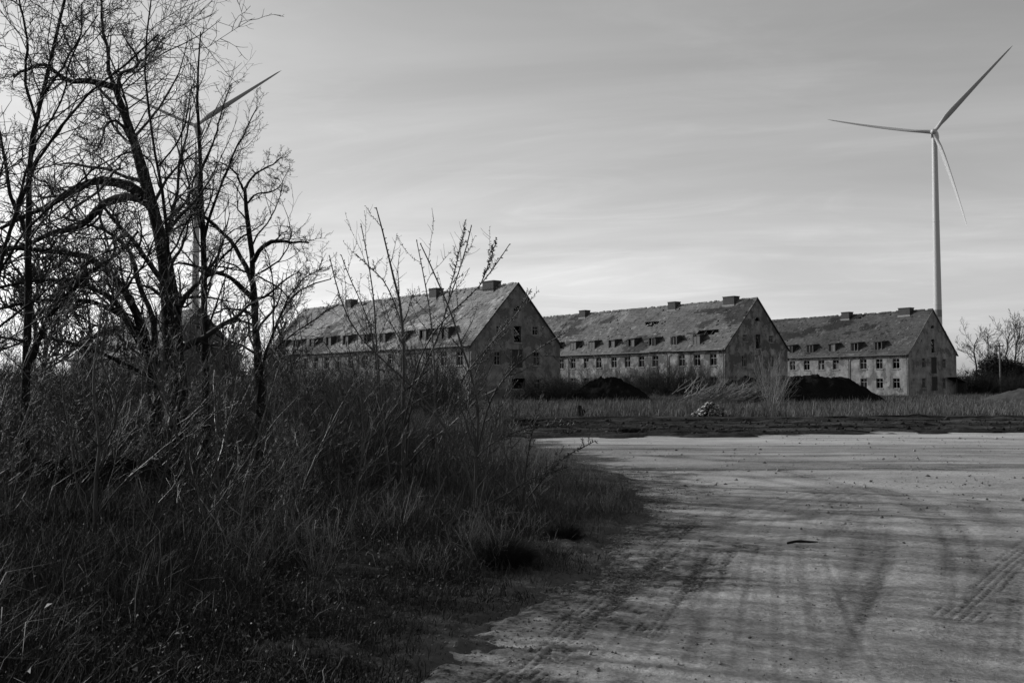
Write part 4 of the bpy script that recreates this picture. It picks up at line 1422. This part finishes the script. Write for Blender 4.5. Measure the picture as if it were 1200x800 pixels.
def building(letter, x, y, ang, zb, label, seed, hole_amt, holes_at, gable, dorm_skip=(), chims=(4.3, 15.1, 35.2), group='derelict gabled barrack buildings', porch=False, ruined=()):
    g = np.random.default_rng(seed)
    root = empty('derelict_building', (x, y, zb), -R(ang), label, 'building', group)
    mp, mt = M['plaster_' + letter], M['tile_' + letter]
    wm = MB()
    holes = [(wy - 0.58, wy + 0.58, z0, z1) for wy in WIN_Y for (z0, z1) in ((4.0, 5.5), (1.05, 2.55))]

    def long3(u, z, n):
        return (n, u, z)

    def gab3(u, z, n):
        return (u, n, z)
    panel(wm, long3, 0, BL, -0.6, HE + 0.05, holes)
    gh = []
    for it in gable:
        gh.append((it[1] - it[3] / 2, it[1] + it[3] / 2, it[2], it[2] + it[4]))
    cl = ((-SL, 1, HE - 0.02), (SL, 1, HE - 0.02 + SL * BW))
    panel(wm, gab3, 0, BW, -0.6, HR, gh, cl)
    # the two far sides
    wm.poly([(BW, 0, -0.6), (BW, BL, -0.6), (BW, BL, HE), (BW, 0, HE)])
    wm.poly([(0, BL, -0.6), (0, BL, HE), (BW / 2, BL, HR), (BW, BL, HE), (BW, BL, -0.6)])
    # attic floor
    wm.poly([(0.02, 0.3, HE - 0.35), (BW - 0.02, 0.3, HE - 0.35), (BW - 0.02, BL - 0.02, HE - 0.35), (0.02, BL - 0.02, HE - 0.35)])
    # corner band and eaves cornice, proud of the wall
    wm.box((-0.12, -0.02, HE - 0.42), (-0.003, BL, HE - 0.12), 0.5)
    wall = wm.build('wall', mp, root)
    pm_ = MB()
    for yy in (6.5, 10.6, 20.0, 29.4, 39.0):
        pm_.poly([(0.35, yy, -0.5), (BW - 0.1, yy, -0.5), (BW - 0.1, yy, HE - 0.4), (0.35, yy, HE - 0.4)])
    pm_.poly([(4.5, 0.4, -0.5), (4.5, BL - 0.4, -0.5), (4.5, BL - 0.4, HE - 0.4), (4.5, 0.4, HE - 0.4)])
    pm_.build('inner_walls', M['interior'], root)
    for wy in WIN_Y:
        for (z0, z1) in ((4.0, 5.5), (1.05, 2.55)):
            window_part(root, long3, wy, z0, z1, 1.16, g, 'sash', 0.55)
    for it in gable:
        kind, u, z0, w, h = it[:5]
        if kind == 'window':
            window_part(root, gab3, u, z0, z0 + h, w, g, 'sash', 0.8)
        elif kind == 'door':
            dmb = MB()
            nb = 6
            for i in range(nb):
                ua = u - w / 2 + 0.02 + (w - 0.04) * i / nb
                ub = ua + (w - 0.04) / nb - 0.012
                dmb.box((ua, 0.12 + g.uniform(0, 0.02), z0 + 0.01), (ub, 0.17, z0 + h - 0.01), g.uniform(0.3, 0.7))
            o_ = dmb.build('door', M['wood'] if it[5] else M['darkwood'], root)
            fm = MB()
            fm.box((u - w / 2 - 0.14, -0.03, z0), (u - w / 2 - 0.004, 0.02, z0 + h + 0.12))
            fm.box((u + w / 2 + 0.004, -0.03, z0), (u + w / 2 + 0.14, 0.02, z0 + h + 0.12))
            fm.build('door_frame', M['cement'] if it[5] else mp, o_)
        elif kind == 'hatch':
            hm = MB()
            hm.box((u - w / 2 + 0.01, 0.10, z0 + 0.01), (u - w / 2 + 0.08, 0.18, z0 + h - 0.01))
            hm.box((u + w / 2 - 0.08, 0.10, z0 + 0.01), (u + w / 2 - 0.01, 0.18, z0 + h - 0.01))
            hm.box((u - w / 2 + 0.08, 0.105, z0 + h * 0.55), (u + w / 2 - 0.08, 0.175, z0 + h * 0.6))
            o_ = hm.build('loading_hatch', M['darkwood'], root)
            sm_ = MB()
            sm_.box((u - w / 2 - 0.1, -0.08, z0 - 0.16), (u + w / 2 + 0.1, 0.05, z0 - 0.004))
            sm_.build('sill', M['cement'], o_)
        elif kind == 'vent':
            vm = MB()                       # masonry that rounds the opening into a half circle
            na = 10
            for i in range(na):
                t0, t1 = pi * i / na, pi * (i + 1) / na
                p0 = (u + w / 2 * cos(t0), z0 + h * sin(t0))
                p1 = (u + w / 2 * cos(t1), z0 + h * sin(t1))
                vm.poly([gab3(p0[0], p0[1], 0.004), gab3(p0[0], z0 + h, 0.004), gab3(p1[0], z0 + h, 0.004), gab3(p1[0], p1[1], 0.004)])
                vm.poly([gab3(p0[0], p0[1], 0.004), gab3(p1[0], p1[1], 0.004), gab3(p1[0], p1[1], 0.28), gab3(p0[0], p0[1], 0.28)])
            vm.build('vent_arch', mp, root)
    tile_roof(root, seed + 3, mt, hole_amt, holes_at)
    for i, cy_ in enumerate(chims):
        cm = MB()
        w_, l_ = 0.9, 1.5 + (0.5 if i == 0 else 0)
        cm.box((BW / 2 - 0.75, cy_ - l_ / 2, HR - 1.2), (BW / 2 + 0.35, cy_ + l_ / 2, HR + 0.40))
        c_ = cm.build('chimney', M['brick'], root)
        km = MB()
        km.box((BW / 2 - 0.80, cy_ - l_ / 2 - 0.05, HR + 0.404), (BW / 2 + 0.40, cy_ + l_ / 2 + 0.05, HR + 0.52))
        km.build('chimney_cap', M['brick'], c_)
        km = MB()
        km.box((BW / 2 - 0.83, cy_ - l_ / 2 - 0.09, HR - 1.0), (BW / 2 - 0.755, cy_ + l_ / 2 + 0.09, HR - 0.62))
        km.build('flashing', M['cement'], c_)
    for i, dy_ in enumerate(DORM_Y):
        if i in dorm_skip:
            continue
        dormer(root, dy_, g, mt, i in ruined)
    # gutter and down pipes
    yy = 0.0
    while yy < BL - 1:
        L_ = g.uniform(3, 7)
        if g.uniform() < 0.7:
            z = HE - 0.42 + g.normal(0, 0.02)
            y1 = min(yy + L_, BL)
            gm_ = MB()
            gm_.box((-0.56, yy, z), (-0.42, y1 - 0.01, z + 0.10))
            gm_.build('gutter', M['metal'], root)
        yy += L_
    for py in (0.25, 10.4, 31.9):
        q = np.array([[(-0.46, py, HE - 0.45), (-0.2, py, HE - 0.8), (-0.13, py, HE - 1.1), (-0.13, py, 3), (-0.13, py, 0.2)]], float)
        v_, f_ = tubes(q, np.full((1, 5), 0.065), 7)
        mesh_np('down_pipe', v_, f_, M['metal'], root, smooth_=True)
    # verge boards along both gable edges
    vb = MB()
    for s_ in (0, 1):
        pts = [(-0.3, HE - SL * 0.3 - 0.10), (BW / 2, HR - 0.10), (BW / 2, HR + 0.06), (-0.3, HE - SL * 0.3 + 0.06)]
        if s_:
            pts = [(BW - p_[0], p_[1]) for p_ in pts]
        for yv in (-0.2, -0.13):
            vb.poly([(p_[0], yv, p_[1]) for p_ in pts])
        for i in range(4):
            a_, b_ = pts[i], pts[(i + 1) % 4]
            vb.poly([(a_[0], -0.2, a_[1]), (b_[0], -0.2, b_[1]), (b_[0], -0.13, b_[1]), (a_[0], -0.13, a_[1])])
    vb.build('verge_board', M['wood'] if letter == 'c' else M['darkwood'], root)
    if porch:
        pm = MB()
        for (ux, yy_) in ((9.75, -1.6), (12.2, -1.6)):
            pm.box((ux, yy_, -0.3), (ux + 0.12, yy_ + 0.12, 2.5 if ux < 10 else 1.9))
        pm.poly([(9.6, -1.75, 2.75), (12.5, -1.75, 2.0), (12.5, -0.02, 2.0), (9.6, -0.02, 2.75)])
        pm.poly([(9.6, -1.75, 2.63), (9.6, -0.02, 2.63), (12.5, -0.02, 1.88), (12.5, -1.75, 1.88)])
        pm.poly([(9.6, -1.75, 2.63), (12.5, -1.75, 1.88), (12.5, -1.75, 2.0), (9.6, -1.75, 2.75)])
        pm.box((12.05, -1.4, -0.3), (12.15, -0.1, 1.85))
        pm.build('porch', M['darkwood'], root)
    return root


GA = [('vent', 6.2, 9.95, 1.0, 0.5), ('window', 3.7, 7.25, 0.85, 0.95), ('hatch', 6.2, 6.55, 1.0, 1.75), ('window', 8.75, 7.4, 0.85, 0.95),
      ('window', 3.43, 4.05, 0.85, 1.45), ('door', 6.15, 3.8, 1.5, 1.95, 0), ('window', 8.95, 4.05, 0.95, 1.5), ('hatch', 6.35, 1.55, 1.9, 1.1), ('window', 9.05, 1.3, 0.95, 1.3)]
GB = [('vent', 6.3, 9.95, 1.0, 0.5), ('window', 3.72, 7.15, 0.85, 0.95), ('hatch', 6.38, 6.3, 0.95, 1.85), ('window', 8.98, 7.15, 0.85, 0.95),
      ('window', 3.6, 3.85, 0.85, 1.5), ('door', 6.32, 3.05, 1.45, 2.4, 1), ('window', 9.12, 3.85, 0.85, 1.6)]
GC = [('vent', 6.25, 10.15, 0.9, 0.45), ('hatch', 6.2, 6.45, 0.8, 2.05), ('hatch', 3.3, 8.05, 0.3, 0.3),
      ('window', 3.72, 4.15, 0.85, 1.45), ('door', 6.4, 3.3, 1.5, 2.45, 0), ('window', 9.1, 4.1, 0.85, 1.45),
      ('window', 3.72, 1.1, 0.85, 1.5), ('door', 6.5, 0.7, 1.5, 2.1, 0), ('window', 9.05, 1.0, 0.85, 1.6)]
GD = [('vent', 6.2, 9.95, 1.0, 0.5), ('window', 3.7, 7.25, 0.85, 0.95), ('hatch', 6.2, 6.55, 1.0, 1.75), ('window', 8.75, 7.4, 0.85, 0.95)]
building('a', -4.20, 103.74, -39.2, -0.24, 'derelict long gabled building nearest the saplings, with a row of dark dormers', 801, 0.80, (), GA)
building('b', 27.6, 128.6, -36.05, 0.26, 'derelict middle building with broken roof tiles and overgrown patchy wall', 802, 0.74, ((4.6, 0.34, 2.0, 0.055), (5.9, 0.29, 1.2, 0.05)), GB, ruined=(0, 1))
building('c', 58.7, 147.3, -34.75, 0.17, 'derelict farthest building with pale wall and dark roof below the turbine', 803, 0.78, (), GC, porch=True)
# the fourth stands farther left behind the trees: only its gable shows
ax, ay = at(234, 366.6, 146)[:2]
gx, gy = cos(R(37.0)), sin(R(37.0))
building('d', ax - gx * BW / 2, ay - gy * BW / 2, -37.0, 0.0, 'derelict dark gabled building half hidden behind the bare trees', 804, 0.9, (), GD, chims=(15.1, 35.2))


# ------------------------------------------------------------------ wind turbines
def turbine(hub, yaw, phase, Rr, tower_r, label, band, mbl, mtw, base_z_=0.0):
    hub = np.array(hub)
    to = np.array([CAM[0] - hub[0], CAM[1] - hub[1], 0])
    to /= np.linalg.norm(to)
    c, s_ = cos(yaw), sin(yaw)
    a = np.array([c * to[0] - s_ * to[1], s_ * to[0] + c * to[1], 0])
    ah = a.copy()
    a = a * cos(R(5)) + np.array([0, 0, sin(R(5))])
    base = np.array([hub[0] - ah[0] * 4.6, hub[1] - ah[1] * 4.6, base_z_])
    root = empty('wind_turbine', base, 0, label, 'wind turbine', 'wind turbines behind the derelict buildings')
    H = hub[2] - base_z_ - 1.5
    n, k = 40, 26
    t = np.linspace(0, 1, k)
    rad = tower_r[0] + (tower_r[1] - tower_r[0]) * t
    an = np.arange(n) / n * 2 * pi

    def lathe(z, r):
        V = np.stack([np.cos(an)[None] * r[:, None], np.sin(an)[None] * r[:, None], np.repeat(z[:, None], n, 1)], -1).reshape(-1, 3)
        i = np.arange(len(z) * n).reshape(len(z), n)
        F = np.stack([i[:-1], np.roll(i[:-1], -1, 1), np.roll(i[1:], -1, 1), i[1:]], -1).reshape(-1, 4)
        return V, F
    tw_ = mesh_np('tower', *lathe(t * H, rad), mtw, root, smooth_=True)
    if band:
        z = np.array([band[0], band[1]])
        mesh_np('tower_band', *lathe(z, tower_r[0] + (tower_r[1] - tower_r[0]) * z / H + 0.02), M['band'], tw_, smooth_=True)
    for zz in (0.33, 0.66):
        z = np.array([zz * H - 0.25, zz * H - 0.2, zz * H + 0.2, zz * H + 0.25])
        r = tower_r[0] + (tower_r[1] - tower_r[0]) * z / H + np.array([0.0, 0.05, 0.05, 0.0])
        mesh_np('flange', *lathe(z, r), mtw, tw_, smooth_=True)
    # nacelle: lofted rounded box along -a
    r_ = np.cross(np.array([0, 0, 1.0]), a)
    r_ /= np.linalg.norm(r_)
    u_ = np.cross(a, r_)
    hl = hub - base
    secs = [(-1.6, 1.5), (-3, 1.95), (-6, 2.1), (-10, 2.0), (-13, 1.5), (-13.8, 0.6)]
    V, m_ = [], 20
    for (dd, rr_) in secs:
        for j in range(m_):
            th = 2 * pi * j / m_
            cx_, sx_ = cos(th), sin(th)
            e = 0.6
            V.append(hl + a * dd + r_ * rr_ * np.sign(cx_) * abs(cx_) ** e + u_ * rr_ * np.sign(sx_) * abs(sx_) ** e)
    i = np.arange(len(secs) * m_).reshape(len(secs), m_)
    F = np.stack([i[:-1], np.roll(i[:-1], -1, 1), np.roll(i[1:], -1, 1), i[1:]], -1).reshape(-1, 4)
    mesh_np('nacelle', np.array(V), F, mtw, root, smooth_=True)
    # hub / spinner
    secs = [(-1.6, 1.5), (-0.5, 1.75), (0.8, 1.7), (1.8, 1.2), (2.4, 0.5), (2.55, 0.02)]
    V = []
    for (dd, rr_) in secs:
        for j in range(m_):
            th = 2 * pi * j / m_
            V.append(hl + a * dd + rr_ * (cos(th) * r_ + sin(th) * u_))
    i = np.arange(len(secs) * m_).reshape(len(secs), m_)
    F = np.stack([i[:-1], np.roll(i[:-1], -1, 1), np.roll(i[1:], -1, 1), i[1:]], -1).reshape(-1, 4)
    mesh_np('hub', np.array(V), F, mtw, root, smooth_=True)
    for kk in range(3):
        ph = phase + kk * 2 * pi / 3
        sp_ = cos(ph) * r_ + sin(ph) * u_           # span direction
        tg = -sin(ph) * r_ + cos(ph) * u_           # rotation direction
        st = np.array([0.0, 0.03, 0.08, 0.16, 0.25, 0.4, 0.55, 0.7, 0.85, 0.95, 1.0])
        ch = np.array([2.0, 2.0, 2.5, 3.7, 3.5, 2.7, 2.1, 1.6, 1.15, 0.75, 0.12])
        th_ = np.array([2.0, 2.0, 1.7, 1.2, 0.9, 0.65, 0.48, 0.34, 0.22, 0.13, 0.04])
        twist = np.radians([70, 70, 66, 58, 52, 45, 40, 37, 35, 34, 34])
        V, nn = [], 14
        for s1, c1, t1, w1 in zip(st, ch, th_, twist):
            cdir = tg * cos(w1) + a * sin(w1)       # chord: partly feathered
            ndir = -tg * sin(w1) + a * cos(w1)
            bendv = a * (3.2 * s1 ** 2.2) - tg * (1.6 * s1 ** 2)
            ce = hl + sp_ * (1.2 + (Rr - 1.2) * s1) + bendv
            for j in range(nn):
                q_ = 2 * pi * j / nn
                V.append(ce + cdir * (c1 / 2 * cos(q_) + 0.16 * c1 * (s1 > 0.05)) + ndir * (t1 / 2 * sin(q_) * (1 + 0.35 * cos(q_))))
        i = np.arange(len(st) * nn).reshape(len(st), nn)
        F = np.stack([i[:-1], np.roll(i[:-1], -1, 1), np.roll(i[1:], -1, 1), i[1:]], -1).reshape(-1, 4)
        mesh_np('blade', np.array(V), F, mbl, root, smooth_=True)
    return root


turbine((233.1, 545, 141.6), R(-5), R(48), 58, (2.5, 1.45), 'pale wind turbine rising behind the farthest building', (39.5, 43.5), M['turbine'], M['turbine'])
turbine((-189.3, 590, 157.0), R(-12), R(36.5), 61, (2.6, 1.5), 'greyer wind turbine seen through the bare trees', None, M['turbine_grey'], M['turbine_grey'])

# ------------------------------------------------------------------ trees and pole beyond the farthest building
def far_tree(px, py_base, py_top, Y, seed, label, spread=0.35, group='bare trees beyond the farthest building'):
    g = np.random.default_rng(seed)
    b = at(px, py_base, Y)
    b[2] = 0
    h = at(px, py_top, Y)[2]
    root = empty('bare_tree', b, 0, label, 'tree', group)
    k = 9
    P = np.zeros((1, k, 3))
    P[0, :, 2] = np.linspace(-0.3, h * 0.9, k)
    P[0, 1:, :2] = np.cumsum(g.normal(0, 0.02 * h, (k - 1, 2)), 0)
    Rr = np.linspace(0.2, 0.06, k)[None] * h / 11
    v, f = tubes(P, Rr, 6)
    mesh_np('trunk', v, f, M['twig'], root, smooth_=True)
    parts = []
    for n_, ln, an_ in ((11, spread * 1.25, (22, 50)), (7, 0.5, (25, 55)), (5, 0.48, (25, 55))):
        P, Rr = spawn(P, Rr, n_, 0.3 if n_ == 11 else 0.15, 1.0, ln, an_, 0.10, 0.12, 5, 0.5, 0.03, 0.35, g=g)
        parts.append(tubes(P, Rr, 3))
    v, f = join(parts)
    o_ = mesh_np('crown', v, f, M['twig'], root)
    o_['kind'] = 'stuff'
    return root


far_tree(1146, 460, 388, 185, 901, 'first bare tree right of the farthest building, spreading low', 0.42)
far_tree(1158, 460, 392, 188, 902, 'small bare tree between the low spreading tree and the pole', 0.35)
far_tree(1188, 460, 380, 176, 903, 'tall bare tree right of the utility pole with spreading boughs', 0.40)
far_tree(1200, 462, 374, 172, 904, 'tallest bare tree at the right edge of the photograph', 0.36)
far_tree(1168, 462, 404, 196, 905, 'thin bare tree behind the utility pole and evergreen', 0.3)
for i, px in enumerate((1226, 1250, 1280, 1310)):
    far_tree(px, 462, 392 + 6 * (i % 2), 180, 910 + i, 'bare tree of the row beyond the right edge of the field', 0.38)


def evergreen(px, Y, h, seed, label, w):
    g = np.random.default_rng(seed)
    b = at(px, 460, Y)
    b[2] = 0
    root = empty('evergreen_tree', b, 0, label, 'tree')
    v, f = tubes(np.array([[(0, 0, -0.2), (0.1, 0, h * 0.4), (0, 0.1, h * 0.9)]], float), np.array([[0.22, 0.15, 0.05]]), 6)
    mesh_np('trunk', v, f, M['bark'], root)
    n_cl = 46
    n = 5200
    c = g.normal(0, 1, (n_cl, 3))
    c /= np.linalg.norm(c, axis=1, keepdims=True)
    c = c * g.uniform(0.35, 1.0, (n_cl, 1)) * np.array([w, w, h * 0.36]) + np.array([0, 0, h * 0.60])
    ii = g.integers(0, n_cl, n)
    pts = c[ii] + g.normal(0, 0.13 * w + 0.1, (n, 3))
    s_ = g.uniform(0.09, 0.2, (n, 1, 1))
    tri = g.normal(0, 1, (n, 3, 3)) * s_
    V = (pts[:, None] + tri).reshape(-1, 3)
    F = np.arange(n * 3).reshape(-1, 3)
    o_ = mesh_np('crown', V, F, M['evergreen'], root, attr={'tone': np.repeat(g.uniform(0, 1, n), 3)})
    return root


evergreen(1164, 170, 7.0, 921, 'dark evergreen tree with ragged crown beside the utility pole', 2.9)
evergreen(1183, 172, 6.6, 922, 'lower dark evergreen between the pole and the tallest bare tree', 2.4)

hedge = [shrub_mesh('scrub_bush', 940 + i, 70, 4.6, 0.5, (0, 0, 0), M['darkbrush'], 0.03, (8, 4), wig=0.1) for i in range(2)]
sp = [(at(px, 460, Y)[0], Y, s_, a_) for px, Y, s_, a_ in zip(np.linspace(1128, 1330, 22), rng.uniform(158, 178, 22), rng.uniform(0.75, 1.25, 22), rng.uniform(-3, 3, 22))]
scatter(hedge, sp, 'dark leafless scrub bush in the belt right of the farthest building', 'bush', 'scrub belt right of the farthest building')

b = at(1173, 460, 165)
b[2] = 0
pole = empty('utility_pole', b, 0, 'slim wooden utility pole standing among the trees at right', 'utility pole')
h = at(1172, 402, 165)[2]
v, f = tubes(np.array([[(0, 0, -0.3), (-0.05, 0, h * 0.5), (-0.1, 0, h)]], float), np.array([[0.16, 0.13, 0.11]]), 8)
mesh_np('post', v, f, M['wood'], pole, smooth_=True)
pm = MB()
pm.box((-0.8, -0.08, h - 0.55), (0.6, 0.08, h - 0.40))
pm.build('cross_arm', M['darkwood'], pole)
im = MB()
for xx in (-0.7, -0.1, 0.5):
    im.box((xx - 0.05, -0.05, h - 0.395), (xx + 0.05, 0.05, h - 0.22))
im.build('insulator', M['cement'], pole)

# more bare trees deeper in the thicket and outside the left edge
for i, (px, top, Y) in enumerate(((60, 300, 34), (100, 330, 40), (150, 350, 46), (20, 280, 30), (262, 370, 44), (335, 395, 48), (-40, 200, 26), (-120, 150, 24), (-200, 120, 20))):
    far_tree(px, 470, top, Y, 950 + i, 'thin bare tree deep in the thicket behind the larger trees', 0.34, 'thin trees deep in the thicket')

# far woods along the horizon
g = np.random.default_rng(990)
n = 9000
az = g.uniform(-0.95, 0.95, n)
Yw = g.uniform(700, 900, n)
X = Yw * az
h = np.abs(g.normal(0, 1, n)) * 3.5 + 7 * (0.5 + fbm(X * 0.006, Yw * 0, 77, 4))
Z = g.uniform(0, 1, n) * h * 1.6
w_ = g.uniform(1.5, 3.5, (n, 1, 1))
V = (np.stack([X, Yw, Z], 1)[:, None] + g.normal(0, 1, (n, 3, 3)) * w_ * np.array([1, 1, 0.7])).reshape(-1, 3)
V[:, 2] = np.maximum(V[:, 2], -1)
fw = mesh_np('far_woods', V, np.arange(n * 3).reshape(-1, 3), M['darkbrush'], attr={'tone': np.repeat(g.uniform(0, 1, n), 3)})
tag(fw, 'dark line of distant woods along the horizon', 'woods', None, 'stuff')
